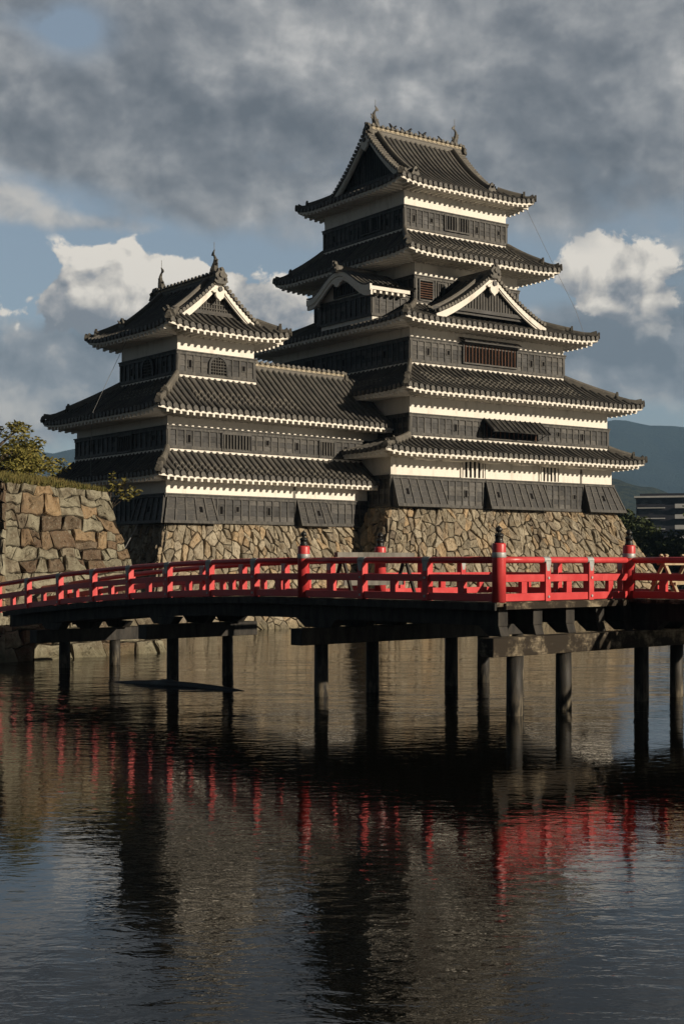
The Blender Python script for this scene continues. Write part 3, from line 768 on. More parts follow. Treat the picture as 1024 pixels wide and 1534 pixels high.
# ================================================================ THE KEEP
keep = thing('castle_keep', TM(10, 9.6, 7.9), 'tall five-roofed black and white castle keep on the tan stone base', 'castle keep')
UC, VC = 10.15, 10.15
F1 = (0, 20.35, 0, 20.3); F2 = (1.58, 19.95, .05, 20.2); F4 = (3.06, 17.28, 1.84, 18.4); F5 = (5.38, 14.95, 4.2, 16.1); F6 = (5.40, 14.92, 5.38, 14.95)
E1 = (-1.75, 22.0, -1.75, 22.05); E2 = (-.15, 21.75, -1.8, 22.0); E3 = (1.2, 19.05, 0.0, 20.3); E4 = (3.1, 17.2, 2.0, 18.3); E5 = (3.9, 16.42, 3.9, 16.42)
plaster_storey(TM, keep, F1, 7.9, 11.35); plaster_storey(TM, keep, F2, 11.352, 15.3); plaster_storey(TM, keep, F4, 15.302, 20.2)
plaster_storey(TM, keep, F5, 20.202, 25.25); plaster_storey(TM, keep, F6, 25.252, 30.5)
# first storey
SF1 = Side('f', F1); SL1 = Side('l', F1); SR1 = Side('r', F1)
boards(TM, keep, F1, 7.92, 9.86, 'flr', holes={'f': (6.4, 16.6)}, span={'l': (0, 20.3)})
stone_drop(TM, keep, SF1, .03, 4.05, 7.88, 9.80, .72, (.30,), 0, .3)
stone_drop(TM, keep, SF1, 8.0, 13.4, 7.88, 9.80, .72, (.18, .72), 0, .3)
stone_drop(TM, keep, SF1, 17.4, 20.42, 7.88, 9.86, .72, (.42,), 0, .75)
stone_drop(TM, keep, SR1, -.05, 3.0, 7.88, 9.84, .75, (.4,), .7, 0, .11)
for s0, s1, nb in ((5.95, 7.85, 5), (13.15, 14.9, 5)):
    window(TM, keep, SF1, s0, s1, 9.97, 11.05, nb, 'plaster', 'plaster', 0, .02, 'slit_window', .085)
for s in (8.0, 17.2): ps = MB(TM); sbox(ps, SF1, s - .07, s + .07, -.05, .01, 9.95, 11.2); ps.build('wall_post', 'grey_timber', keep)
for s in (2.6, 5.0, 8.3, 11.2, 13.9, 16.3, 18.6):
    br = MB(TM); br.hexa([SF1(s - .75, -1.0, 10.95), SF1(s + .75, -1.0, 10.95), SF1(s + .75, .01, 10.95), SF1(s - .75, .01, 10.95), SF1(s - 1, -1.05, 11.16), SF1(s + 1, -1.05, 11.16), SF1(s + 1, .01, 11.16), SF1(s - 1, .01, 11.16)]); br.build('eave_bracket', 'plaster', keep)
skirt(TM, keep, E1, F2, 11.43, 12.42, .16, .25, over=1.72, name='lowest_roof')
# second storey with the propped shutter
SF2 = Side('f', F2)
boards(TM, keep, F2, 12.58, 13.93, 'flr', {'f': ((6.1, 11.5),)}, {'f': (4.0, 13.3, 15.8), 'l': (6, 12)})
window(TM, keep, SF2, 6.35, 11.3, 12.72, 13.75, 12, 'lattice_brown', 'board')
sh = MB(TM)
sh.hexa([SF2(6.2, -1.22, 13.05), SF2(11.45, -1.22, 13.05), SF2(11.45, -.16, 13.93), SF2(6.2, -.16, 13.93), SF2(6.2, -1.26, 13.10), SF2(11.45, -1.26, 13.10), SF2(11.45, -.18, 14.0), SF2(6.2, -.18, 14.0)])
sho = sh.build('propped_shutter', 'board', keep)
sb_ = MB(TM)
for i in range(12):
    s = 6.25 + 5.15 * i / 11
    sb_.hexa([SF2(s - .05, -1.27, 13.102), SF2(s + .05, -1.27, 13.102), SF2(s + .05, -.20, 14.002), SF2(s - .05, -.20, 14.002), SF2(s - .05, -1.31, 13.15), SF2(s + .05, -1.31, 13.15), SF2(s + .05, -.22, 14.05), SF2(s - .05, -.22, 14.05)])
sb_.build('battens', 'board', sho)
for s in (6.6, 9.2, 11.1): st_ = MB(TM); st_.tube([SF2(s, -1.2, 13.06), SF2(s, -.2, 12.66)], .025, 5); st_.build('shutter_prop', 'bronze', sho)
skirt(TM, keep, E2, F4, 15.43, 17.5, .16, .22, over=1.78, bands={'f': (.30, .62, 3.0, 17.0), 'l': (.28, .62, 13.0, 19.5)}, name='second_roof')
# third visible storey
SF4 = Side('f', F4); SL4 = Side('l', F4)
boards(TM, keep, F4, 17.66, 19.24, 'flr', {'f': ((4.4, 9.6),), 'l': ((4.35, 5.4),)}, {'f': (1.4, 3.3, 11.0, 12.4), 'l': (1.8, 6.8, 9.2, 11.6, 14.0)})
window(TM, keep, SF4, 4.6, 9.45, 18.0, 19.3, 16, 'lattice_brown', 'board', 0, .12)
hd = MB(TM); hd.hexa([SF4(4.3, -.62, 19.32), SF4(9.75, -.62, 19.32), SF4(9.75, -.02, 19.62), SF4(4.3, -.02, 19.62), SF4(4.3, -.62, 19.40), SF4(9.75, -.62, 19.40), SF4(9.75, -.02, 19.72), SF4(4.3, -.02, 19.72)])
hd.build('window_hood', 'board', keep)
window(TM, keep, SL4, 4.4, 5.35, 17.95, 19.05, 4, 'lattice_grey', 'board')
skirt(TM, keep, E3, F5, 20.30, 22.1, .20, .30, over=1.82, name='third_roof')
# fourth visible storey, half hidden by the gable
SF5 = Side('f', F5); SL5 = Side('l', F5)
boards(TM, keep, F5, 22.2, 24.05, 'flr', {'f': ((.2, 1.6), (7.8, 9.2))}, {'r': (2.0,)})
window(TM, keep, SF5, .35, 1.45, 22.45, 23.75, 0, 'lattice_brown', 'board', 7)
window(TM, keep, SF5, 7.95, 9.0, 22.45, 23.75, 5, 'lattice_grey', 'board')
window(TM, keep, SF5, 2.0, 2.5, 22.55, 23.7, 2, 'lattice_grey', 'board')
skirt(TM, keep, E4, F6, 25.33, 27.42, .22, .32, over=2.1, bands={'f': (.35, .68, 3.2, 11.6)}, name='fourth_roof')
# top storey
SF6 = Side('f', F6); SL6 = Side('l', F6)
boards(TM, keep, F6, 27.58, 29.12, 'flr', {'f': ((3.5, 5.9),), 'l': ((4.7, 7.1),)}, {'f': (1.0, 2.6, 6.8, 8.6), 'l': (1.2, 3.4, 7.6, 8.6)}, pitch=.53)
for s0, s1 in ((3.62, 4.62), (4.84, 5.8)): window(TM, keep, SF6, s0, s1, 27.96, 28.94, 4, 'board', 'batten')
for s0, s1 in ((4.8, 5.8), (6.0, 7.0)): window(TM, keep, SL6, s0, s1, 27.96, 28.94, 4, 'board', 'batten')
zx5, topr = hip_gable_roof(TM, keep, E5, 'a', 30.55, 5.0, 1.72, .55, .30, 1.5, .62, 'board', name='top_roof', pend=1.0)

# the gable standing on the third roof (front)
def front_gable():
    cx_, hw, zap, zb, d0 = 9.50, 5.0, 24.05, 21.0, .75
    # front plane at b = d0; ridge runs back to the wall
    rect = (cx_ - hw, cx_ + hw, d0, 6.0); S = Side('f', rect)
    zc = lambda x: zb + (zap - zb) * prof(1 - x / hw, .38)
    mb = MB(TM)
    for k, sg in (('l', 1), ('r', -1)):
        P = Side(k, rect)
        Lb = P.L
        panel(mb, P, Lb, hw, lambda x: 0.0, lambda x, Lb=Lb: Lb, lambda s, x: zb + (zap - zb) * prof(x / hw, .38), caps=False, n=10, srange=None)
    ro = mb.build('gable_roof', 'tile', keep)
    vt = MB(TM); verge(vt, S, hw, hw, zc, .0, .1); vt.build('verge_tiles', 'tile_ridge', ro)
    rd = MB(TM)
    rd.sweep([(cx_, d0 - .05, zap - .02), (cx_, 4.2, zap - .02)], [(-.2, -.15), (.2, -.15), (.2, .26), (.12, .40), (-.12, .40), (-.2, .26)]); rd.build('gable_ridge', 'tile_ridge', ro)
    for sg in (-1, 1):
        pth = [(cx_ + sg * x, d0 + .95, zc(x) + .05) for x in [hw * .96 - (hw * .96 - .2) * i / 10 for i in range(11)]]
        rd = MB(TM); rd.sweep(pth, [(-.16, -.1), (.16, -.1), (.16, .22), (.1, .32), (-.1, .32), (-.16, .22)]); rd.build('descending_ridge', 'tile_ridge', ro)
    end_plate(TM, (cx_, d0 - .05, zap + .12), (0, -1), ro, .95)
    for sg in (-1, 1): end_plate(TM, (cx_ + sg * hw * .98, d0 + .95, zb + .22), (sg, 0), ro, .55)
    gable_face(TM, keep, S, hw, hw + .02, zc, .42, .02, 21.45, .5, 'lines', 1.05)
front_gable()

# the curved-gable dormer on the left slope of the third roof
def curved_dormer():
    bc, hw = 7.6, 3.75
    def zc(x):                                                     # bell curve: swelling crown, reversed ends
        t = min(1, abs(x) / hw)
        return 22.70 + 1.50 * (math.cos(PI * t) * .5 + .5) ** 1.12 + .10 * max(0, t - .8) / .2
    a0, a1 = 1.25, 5.2
    rect = (a0, a1, bc - hw, bc + hw); S = Side('l', rect)         # s = distance from b1
    mb = MB(TM); n = 28; pts = []
    for a in (a0, a1): pts += [(a, bc - hw + 2 * hw * i / n, zc(-hw + 2 * hw * i / n) + .22) for i in range(n + 1)]
    mb.add(pts, [(i, i + 1, i + n + 2, i + n + 1) for i in range(n)])
    pts = [(p[0], p[1], p[2] - .12) for p in pts]; mb.add(pts, [(i, i + n + 1, i + n + 2, i + 1) for i in range(n)])
    k = 0
    while a0 + .1 + k * .42 < a1:
        a = a0 + .1 + k * .42; k += 1; q = []
        for i in range(n + 1):
            b_ = bc - hw + 2 * hw * i / n; z = zc(b_ - bc) + .22
            q += [(a + .11 * math.cos(PI * j / 4), b_, z + .12 * math.sin(PI * j / 4)) for j in range(5)]
        mb.add(q, [(i * 5 + j, i * 5 + j + 1, i * 5 + j + 6, i * 5 + j + 5) for i in range(n) for j in range(4)])
    ro = mb.build('curved_gable_roof', 'tile', keep)
    # white bargeboard in two steps
    for (t0, t1, da, nm) in ((.02, .40, 0, 'bargeboard'), (.36, .58, .07, 'bargeboard_inner')):
        b2 = MB(TM); ring = []
        for i in range(n + 1):
            x = -hw + 2 * hw * i / n; z = zc(x) + .2; f = .75 + .35 * abs(x) / hw
            ring.append([(a0 + da, bc + x, z - t0), (a0 + da, bc + x, z - t1 * f - t0 * .3), (a0 + da + .16, bc + x, z - t1 * f - t0 * .3), (a0 + da + .16, bc + x, z - t0)])
        b2.add([p for r in ring for p in r], [(j * 4 + q, j * 4 + (q + 1) % 4, j * 4 + 4 + (q + 1) % 4, j * 4 + 4 + q) for j in range(n) for q in range(4)] + [(3, 2, 1, 0), (n * 4, n * 4 + 1, n * 4 + 2, n * 4 + 3)])
        b2.build(nm, 'plaster', ro)
    pe = MB(TM); ol = [(0, .05), (.5, .02), (.62, -.12), (.36, -.16), (.24, -.34), (0, -.44), (-.24, -.34), (-.36, -.16), (-.62, -.12), (-.5, .02)]; m_ = len(ol)
    pe.add([(a0 - .05 + dd, bc - x, 23.75 + y) for dd in (0, .14) for x, y in ol], [tuple(range(m_)), tuple(range(m_, 2 * m_))[::-1]] + [(i, i + m_, (i + 1) % m_ + m_, (i + 1) % m_) for i in range(m_)])
    pe.build('gable_pendant', 'plaster', ro)
    W = (2.0, 5.0, 4.6, 10.55); SW = Side('l', W)
    wl = MB(TM); wl.box(W[0], W[1], W[2], W[3], 20.4, 22.75)
    xs = [-hw + .75 + (2 * hw - 1.5) * i / 20 for i in range(21)]
    tp = [(bc + x, zc(x) + .05) for x in xs]; wl.add([(2.0, b_, z) for b_, z in tp] + [(2.0, b_, 22.4) for b_, z in tp], [(i, i + 21, i + 22, i + 1) for i in range(20)])
    wo_ = wl.build('dormer_wall', 'plaster', keep)
    boards(TM, keep, W, 21.0, 22.55, 'lfk')
    window(TM, keep, SW, 1.7, 4.3, 22.86, 23.55, 9, 'lattice_grey', 'board', 0, .03, 'window', .04)
    # side eaves of the dormer
    for kk, b_ in (('f', bc - hw), ('k', bc + hw)):
        sgn = 1 if kk == 'f' else -1; fa = MB(TM); ra = MB(TM)
        fa.box(a0 + .17, a1 - .5, min(b_ + .02 * sgn, b_ + .18 * sgn), max(b_ + .02 * sgn, b_ + .18 * sgn), 22.62, 22.86)
        for i in range(6):
            a = a0 + .5 + i * .5; ra.box(a - .09, a + .09, min(b_ + .1 * sgn, b_ + .9 * sgn), max(b_ + .1 * sgn, b_ + .9 * sgn), 22.42, 22.615)
        fa.build('eave_fascia', 'plaster', ro); ra.build('rafters', 'plaster', ro)
    rg = MB(TM); rg.sweep([(a0 - .1, bc, zc(0) + .3), (4.6, bc, zc(0) + .3)], [(-.2, -.1), (.2, -.1), (.2, .2), (.12, .32), (-.12, .32), (-.2, .2)]); rg.build('hip_ridge', 'tile_ridge', ro)
    end_plate(TM, (a0 - .1, bc, zc(0) + .45), (-1, 0), ro, .75)
curved_dormer()
# lightning cables hanging down the keep's right side
cb_ = MB(TM)
cb_.tube([(15.9, 4.2, 30.2), (16.6, 2.6, 26.6), (17.6, .9, 22.5), (17.9, .3, 20.6)], .013, 5); cb_.build('lightning_cable', 'steel_cable', keep)
cb_ = MB(TM); cb_.tube([(8.7, 1.9, 25.4), (9.4, .8, 23.6)], .012, 5)
cb_.build('lightning_cable', 'steel_cable', keep)

# ================================================================ THE CORNER TOWER AND ITS WING
EAVE.update(fascia=.245, tooth=.415, half=.072)
tower = thing('corner_tower', TK(7, 5, 6.6), 'lower black and white castle tower with long wing, joined to the keep on its left', 'castle tower')
K1 = (0, 17.5, 0, 13.0); K2 = (.6, 19.0, .8, 12.4); K3 = (1.95, 7.75, 1.85, 8.75)
plaster_storey(TK, tower, K1, 6.6, 9.3); plaster_storey(TK, tower, (8.402, 19.0, .8, 6.4), 9.302, 13.1); plaster_storey(TK, tower, (.6, 8.4, .8, 12.4), 9.303, 13.1, 'plaster_wall')
plaster_storey(TK, tower, K3, 13.102, 18.1)
SK1 = Side('f', K1); SK1l = Side('l', K1)
boards(TK, tower, K1, 6.62, 8.22, 'fl', {'l': ((9.7, 13),)}, {'f': (4.0, 5.2, 7.4), 'l': (3.0, 5.0)})
stone_drop(TK, tower, SK1, 0.02, 3.25, 6.55, 8.16, .62, (.62,), .55, .2)
stone_drop(TK, tower, SK1l, 13.0 - 3.0, 13.0 + .02, 6.55, 8.16, .62, (.5,), .2, .55, .11)
stone_drop(TK, tower, SK1, 9.75, 12.25, 6.55, 8.16, .66, (.62,), 0, .25)
ps = MB(TK); sbox(ps, SK1, 9.55, 9.72, -.05, .01, 8.25, 9.2); ps.build('wall_post', 'grey_timber', tower)
window(TK, tower, SK1l, 6.2, 8.0, 8.4, 9.4, 5, 'plaster', 'plaster', 0, .02, 'slit_window', .08)
EA = (-1.25, 18.0, -1.22, 14.2)
skirt(TK, tower, EA, (.6, 16.2, .8, 12.4), 9.38, 10.85, .10, .18, 'fl', 1.2, {'f': (.02, .52, 1.6, 17)}, hips=('fl',), name='lower_roof')
SK2 = Side('f', K2); SK2l = Side('l', K2)
boards(TK, tower, K2, 11.0, 12.26, 'fl', {'f': ((3.8, 6.2), (11.55, 12.95)), 'l': ((5.6, 7.6),)}, {'f': (1.5, 7.3, 9.6, 14.2), 'l': (2.2, 9.8)})
window(TK, tower, SK2, 3.95, 6.05, 11.1, 12.02, 9, 'lattice_grey', 'board', 0, .10, 'window', .045)
window(TK, tower, SK2, 11.7, 12.85, 11.1, 12.02, 5, 'lattice_grey', 'board', 0, .10, 'window', .045)
window(TK, tower, SK2l, 5.75, 7.5, 11.1, 12.02, 7, 'lattice_grey', 'board', 0, .10, 'window', .045)
# the big roof round the tower's foot, running on as the wing's roof
def big_roof():
    E = (-1.12, 18.4, -.95, 14.0); zE, zU = 13.22, 15.42; lift = .16; c = .12
    tile = MB(TK); fas = MB(TK); raf = MB(TK); bnd = MB(TK); extra = [(fas, 'eave_fascia', 'plaster'), (raf, 'rafters', 'plaster'), (bnd, 'mortared_courses', 'tile_ridge')]; hips_ = []
    rl, rf, rk = 3.07, 2.80, 5.25; RW = 4.25                               # runs: left, front, back; wing ridge
    zs = lambda x, r: zE + (zU - zE) * prof(x / r, c)
    slope_end = (zU - zE) / rf * (1 + c)
    zfr = lambda x: zs(x, rf) if x <= rf else zU + (x - rf) * slope_end
    S = Side('f', E); L = S.L
    smin = lambda x: rl * min(x, rf) / rf
    zf = lambda s, x: zfr(x) + lift_at(s - smin(x), lift) * max(0, 1 - x / rf) ** 1.4
    panel(tile, S, L, RW, smin, lambda x: L, zf, n=9, band=(.16, .40, 3.4, 11.2), bandmb=bnd); eaves(fas, raf, S, L, 1.7, zf)
    fas = MB(TK); raf = MB(TK); bnd = MB(TK); extra += [(fas, 'eave_fascia', 'plaster'), (raf, 'rafters', 'plaster'), (bnd, 'mortared_courses', 'tile_ridge')]
    S = Side('l', E); L = S.L
    smn = lambda x: rk * x / rl; smx = lambda x, L=L: L - rf * x / rl
    zl = lambda s, x: zs(x, rl) + lift_at(min(s - smn(x), smx(x) - s), lift + .05) * max(0, 1 - x / rl) ** 1.4
    panel(tile, S, L, rl, smn, smx, zl, band=(.40, .75, 8.0, 13.5), bandmb=bnd); eaves(fas, raf, S, L, 1.7, zl)
    fas = MB(TK); raf = MB(TK); extra += [(fas, 'eave_fascia', 'plaster'), (raf, 'rafters', 'plaster')]
    Ek = (-1.12, 9.4, -.95, 14.0); S = Side('k', Ek); L = S.L
    zk = lambda s, x: zs(x, rk) + lift_at(L - rl * x / rk - s, lift + .05) * max(0, 1 - x / rk) ** 1.4
    panel(tile, S, L, rk, lambda x: 0.0, lambda x: L - rl * x / rk, zk); eaves(fas, raf, S, L, 1.5, zk)
    Ew = (7.6, 18.4, -.95, 7.55); S = Side('k', Ew); L = S.L
    panel(tile, S, L, RW, lambda x: 0.0, lambda x: L, lambda s, x: zfr(x))
    for (A, B, r) in (((-1.12, -.95), (1.95, 1.85), 0), ((-1.12, 14.0), (1.95, 8.75), 0)):
        pth = []
        for q in range(13):
            t = .02 + .98 * q / 12; pth.append((A[0] + (B[0] - A[0]) * t, A[1] + (B[1] - A[1]) * t, zE + (zU - zE) * prof(t, c) + (lift if A[1] < 0 else lift + .05) * (1 - t) ** 1.4 + .03))
        hips_.append(pth)
    for k in 'flk':
        cap = MB(TK); extra.append((cap, 'plaster_course', 'plaster')); SU = Side(k, K3); sbox(cap, SU, -.1, SU.L + .1, -.11, -.002, zU - .02, zU + .115)
    ro = tile.build('wing_roof', 'tile', tower)
    for mb_, nm, mt in extra: mb_.build(nm, mt, ro)
    for pth in hips_: hip(TK, ro, pth)
    zr = zfr(RW); rg = main_ridge(TK, tower, (7.7, 3.3, zr - .05), (16.4, 3.3, zr - .05), .50, .42, 'wing_ridge')
    end_plate(TK, (16.4, 3.3, zr + .05), (1, 0), rg, .7)
big_roof()
SK3 = Side('f', K3); SK3l = Side('l', K3)
boards(TK, tower, K3, 15.57, 16.93, 'flr', {'f': ((2.0, 3.9),), 'l': ((2.6, 4.5),)}, {'f': (.9, 4.8), 'l': (1.7, 5.6)})
bell_window(TK, tower, SK3, 2.95, 1.15, 15.72, 16.82); bell_window(TK, tower, SK3l, 3.55, 1.15, 15.72, 16.82)
EC = (.3, 9.4, .2, 10.4)
zxk, _r = hip_gable_roof(TK, tower, EC, 'b', 18.22, 3.35, 1.35, .34, .26, 1.6, .48, 'grid', True, name='top_roof', pend=.9)
cb_ = MB(TK)
cb_.tube([(.35, 5.2, 17.9), (-.4, 6.2, 15.6), (-1.2, 6.8, 13.5), (-1.3, 6.9, 11.6), (-1.3, 6.9, 6.5)], .013, 5)
cb_.build('lightning_cable', 'steel_cable', tower)
cb2 = MB(TK); cb2.tube([(-1.0, 1.6, 6.5), (-1.6, 2.0, 5.2), (-2.5, 2.8, 3.8), (-2.9, 3.2, 2.6)], .03, 5); cb2.build('drain_hose', 'steel_cable', tower)

# ================================================================ MASONRY
def clip(poly, nx, ny, c_):
    out = []
    for i, p in enumerate(poly):
        q = poly[(i + 1) % len(poly)]; dp = nx * p[0] + ny * p[1] - c_; dq = nx * q[0] + ny * q[1] - c_
        if dp <= 0: out.append(p)
        if dp * dq < 0: t = dp / (dp - dq); out.append((p[0] + (q[0] - p[0]) * t, p[1] + (q[1] - p[1]) * t))
    return out
def stone_body(mb, poly, size, mapf, bulge, R, tilt=.24):
    ar = abs(sum(poly[q][0] * poly[(q + 1) % len(poly)][1] - poly[(q + 1) % len(poly)][0] * poly[q][1] for q in range(len(poly)))) / 2
    if ar < .012: return
    cx_ = sum(p[0] for p in poly) / len(poly); cy_ = sum(p[1] for p in poly) / len(poly)
    # subdivide long edges and wobble
    pp = []
    for q in range(len(poly)):
        a, b_ = poly[q], poly[(q + 1) % len(poly)]
        l = math.hypot(b_[0] - a[0], b_[1] - a[1]); nn = max(1, int(l / (size * .35)))
        for w_ in range(nn):
            t = w_ / nn; px_, py_ = a[0] + (b_[0] - a[0]) * t, a[1] + (b_[1] - a[1]) * t
            f = R.uniform(.965, 1.0) if w_ == 0 else R.uniform(.95, .995)
            pp.append((cx_ + (px_ - cx_) * f, cy_ + (py_ - cy_) * f))
    rad = math.sqrt(ar / PI); tx, ty = R.uniform(-tilt, tilt), R.uniform(-tilt, tilt); b0 = bulge * R.uniform(.45, 1.2) * min(1, rad / (size * .4)); n = len(pp)
    lay = [(1.0, -.10), (.994, b0 * .25), (.965, b0 * .62), (.86, b0 * .92), (.66, b0 * 1.0), (.42, b0 * 1.05), (.2, b0 * 1.05)]; amp = .035 * size
    sd_ = R.uniform(0, 99); nl = len(lay); pts = []
    for f, o_ in lay:
        for (px_, py_) in pp:
            dx_, dy_ = (px_ - cx_) * f, (py_ - cy_) * f
            rough_ = size * (.16 * noise.noise(Vector((dx_ * 1.6 / size + sd_, dy_ * 1.6 / size, sd_))) + .09 * noise.noise(Vector((dx_ * 4 / size, dy_ * 4 / size + sd_, 7)))) if f < .97 else 0
            pts.append(mapf(cx_ + dx_, cy_ + dy_, o_ + (tx * dx_ + ty * dy_ + rough_ + R.uniform(-amp, amp) if o_ > 0 else 0)))
    pts.append(mapf(cx_, cy_, b0 * R.uniform(.9, 1.15)))
    fc = [(l_ * n + q, l_ * n + (q + 1) % n, (l_ + 1) * n + (q + 1) % n, (l_ + 1) * n + q) for l_ in range(nl - 1) for q in range(n)]
    fc += [((nl - 1) * n + q, (nl - 1) * n + (q + 1) % n, nl * n) for q in range(n)]
    mb.add(pts, fc)
def stones(mb, dom, size, mapf, aspect=2.0, gap=.014, bulge=.18, seed=1, jit=.46, big=0.16):
    """irregular fitted stones over the 2D polygon dom (convex), mapped to the wall by mapf(s, h, out)"""
    R = random.Random(seed); xs = [p[0] for p in dom]; ys = [p[1] for p in dom]
    cw, ch = size * aspect, size; seeds = []
    j = 0; y = min(ys) - ch
    while y < max(ys) + ch:
        x = min(xs) - cw + (j % 2) * cw * .5
        while x < max(xs) + cw:
            seeds.append((x + R.uniform(-jit, jit) * cw, y + R.uniform(-jit, jit) * ch)); x += cw * R.uniform(.8, 1.25)
        y += ch * R.uniform(.85, 1.15); j += 1
    # drop some seeds so that some stones grow large, and add small chocks
    seeds = [s for s in seeds if R.random() > big]
    for s in list(seeds):
        if R.random() < .45: seeds.append((s[0] + R.uniform(-.5, .5) * cw, s[1] + R.uniform(-.5, .5) * ch))
    grid = {}
    for i, s in enumerate(seeds): grid.setdefault((int(s[0] // (cw * 1.5)), int(s[1] // (cw * 1.5))), []).append(i)
    for i, (x, y) in enumerate(seeds):
        poly = list(dom); gx, gy = int(x // (cw * 1.5)), int(y // (cw * 1.5))
        for ax in range(gx - 2, gx + 3):
            for ay in range(gy - 2, gy + 3):
                for k in grid.get((ax, ay), ()):
                    if k == i or not poly: continue
                    qx, qy = seeds[k]; nx, ny = qx - x, qy - y; l = math.hypot(nx, ny)
                    if l < 1e-6: continue
                    nx /= l; ny /= l; poly = clip(poly, nx, ny, nx * (x + qx) / 2 + ny * (y + qy) / 2 - gap * R.uniform(.5, 1.3))
        if len(poly) < 3: continue
        stone_body(mb, poly, size, mapf, bulge, R)
def coursed(mb, W, Hh, mapf, seed, hr=(.28, .82), wr=(.5, 2.0), bulge=.12, gap=.014):
    """roughly coursed rubble: wavering beds, slanting joints, chock stones"""
    R = random.Random(seed); beds = [(-.2, 0)]; h = 0
    while h < Hh:
        h += R.uniform(*hr)
        beds.append((min(h, Hh + .0), R.uniform(0, 50)))
    def bed(j, s):
        b0, ph = beds[j]
        if j == 0 or b0 >= Hh: return min(b0, Hh)
        return b0 + .20 * noise.noise(Vector((s * .75 + ph, ph, 0))) + .10 * noise.noise(Vector((s * 2.1 + ph, ph, 3)))
    for j in range(len(beds) - 1):
        hh = beds[j + 1][0] - beds[j][0]; cuts = [0.0]
        while cuts[-1] < W: cuts.append(cuts[-1] + R.uniform(*wr) * (.6 + .5 * hh / .7))
        if W - cuts[-2] < .5: cuts.pop(-2)
        cuts[-1] = W; sl = [0.0] + [R.uniform(-.22, .22) for _ in cuts[1:-1]] + [0.0]
        for i in range(len(cuts) - 1):
            a, b_ = cuts[i], cuts[i + 1]; w = b_ - a
            g = gap * R.uniform(.6, 1.6)
            aL, aH, bL, bH = a - sl[i] + g, a + sl[i] + g, b_ - sl[i + 1] - g, b_ + sl[i + 1] - g
            n = 4
            low = [(aL + (bL - aL) * q / n, bed(j, aL + (bL - aL) * q / n) + g) for q in range(n + 1)]
            top = [(aH + (bH - aH) * q / n, bed(j + 1, aH + (bH - aH) * q / n) - g) for q in range(n + 1)]
            rr = R.random()
            if rr < .16 and w > .9:                            # a chock in an upper corner
                c = R.uniform(.55, .8); q = low + [(bL + (bH - bL) * .45, low[-1][1] + (top[-1][1] - low[-1][1]) * .45), (aH + (bH - aH) * c, top[3][1])] + [p for p in top[::-1] if p[0] < aH + (bH - aH) * (c - .05)]
                stone_body(mb, q, .8, mapf, bulge, R, .09)
                stone_body(mb, [(bL + (bH - bL) * .5 - .03, low[-1][1] + (top[-1][1] - low[-1][1]) * .52), (bH - .01, top[-1][1]), (aH + (bH - aH) * c + .06, top[-1][1])], .5, mapf, bulge * .6, R, .09)
            elif rr < .34 and hh > .62:                        # two thin stones in one course
                f = R.uniform(.35, .65); md = [((l[0] + (t_[0] - l[0]) * f), l[1] + (t_[1] - l[1]) * f + R.uniform(-.04, .04)) for l, t_ in zip(low, top)]
                stone_body(mb, low + [(x, y - .015) for x, y in md[::-1]], .6, mapf, bulge * .8, R, .09)
                stone_body(mb, [(x, y + .015) for x, y in md] + top[::-1], .6, mapf, bulge * .8, R, .09)
            else:
                q = low + top[::-1]
                if R.random() < .5:                           # knock a corner off
                    k_ = R.choice((0, 4, 5, 9)); cx_ = sum(p[0] for p in q) / 10; cy_ = sum(p[1] for p in q) / 10
                    q[k_] = (q[k_][0] + (cx_ - q[k_][0]) * .22, q[k_][1] + (cy_ - q[k_][1]) * .22)
                stone_body(mb, q, .9, mapf, bulge, R, .09)
def battered_base(name, T, rect, ztop, slope, label, mat, size, sides, seed, seat):
    """stone plinth: a battered solid core faced with fitted stones"""
    zb = .4 - .9; H_ = ztop - zb
    off = lambda h: slope * (H_ - h) + .055 * (H_ - h) ** 2 * .35      # h above zb
    root = thing(name, T((rect[0] + rect[1]) / 2, (rect[2] + rect[3]) / 2, 0.4), label, 'stone base')
    core = MB(T); N = 8; v = []
    for i in range(N + 1):
        h = H_ * i / N; o_ = off(h) - .06
        v += [(rect[0] - o_, rect[2] - o_, zb + h), (rect[1] + o_, rect[2] - o_, zb + h), (rect[1] + o_, rect[3] + o_, zb + h), (rect[0] - o_, rect[3] + o_, zb + h)]
    core.add(v, [(i * 4 + q, i * 4 + (q + 1) % 4, i * 4 + 4 + (q + 1) % 4, i * 4 + 4 + q) for i in range(N) for q in range(4)] + [(N * 4, N * 4 + 1, N * 4 + 2, N * 4 + 3)])
    core.build('packed_core', 'mortar_gap', root)
    for k in sides:
        S = Side(k, rect); L = S.L; o0 = off(0)
        mb = MB(T)
        def mapf(s, h, e, S=S, L=L):
            hh = min(max(h, 0), H_); o_ = off(hh)
            # s is measured on the foot line; squeeze towards the head
            f = (s - L / 2) / (L / 2 + o0) * (L / 2 + o_) + L / 2
            return S(f, -o_ - e, zb + h)
        dom = [(-o0, 0), (L + o0, 0), (L + o0, H_), (-o0, H_)]
        stones(mb, dom, size, mapf, seed=seed + ord(k))
        mb.build('stone_facing', mat, root)
    # sill course carrying the timber walls
    return root
battered_base('keep_stone_base', TM, (-.02, 20.7, -.05, 20.4), 7.86, .40, 'tan battered stone base under the tall keep, behind the middle of the bridge', 'masonry_tan', .50, 'flr', 3, 7.9)
battered_base('tower_stone_base', TK, (-.02, 14.6, -.04, 13.1), 6.56, .40, 'tan battered stone base under the lower tower and its wing', 'masonry_tan', .50, 'fl', 11, 6.6)

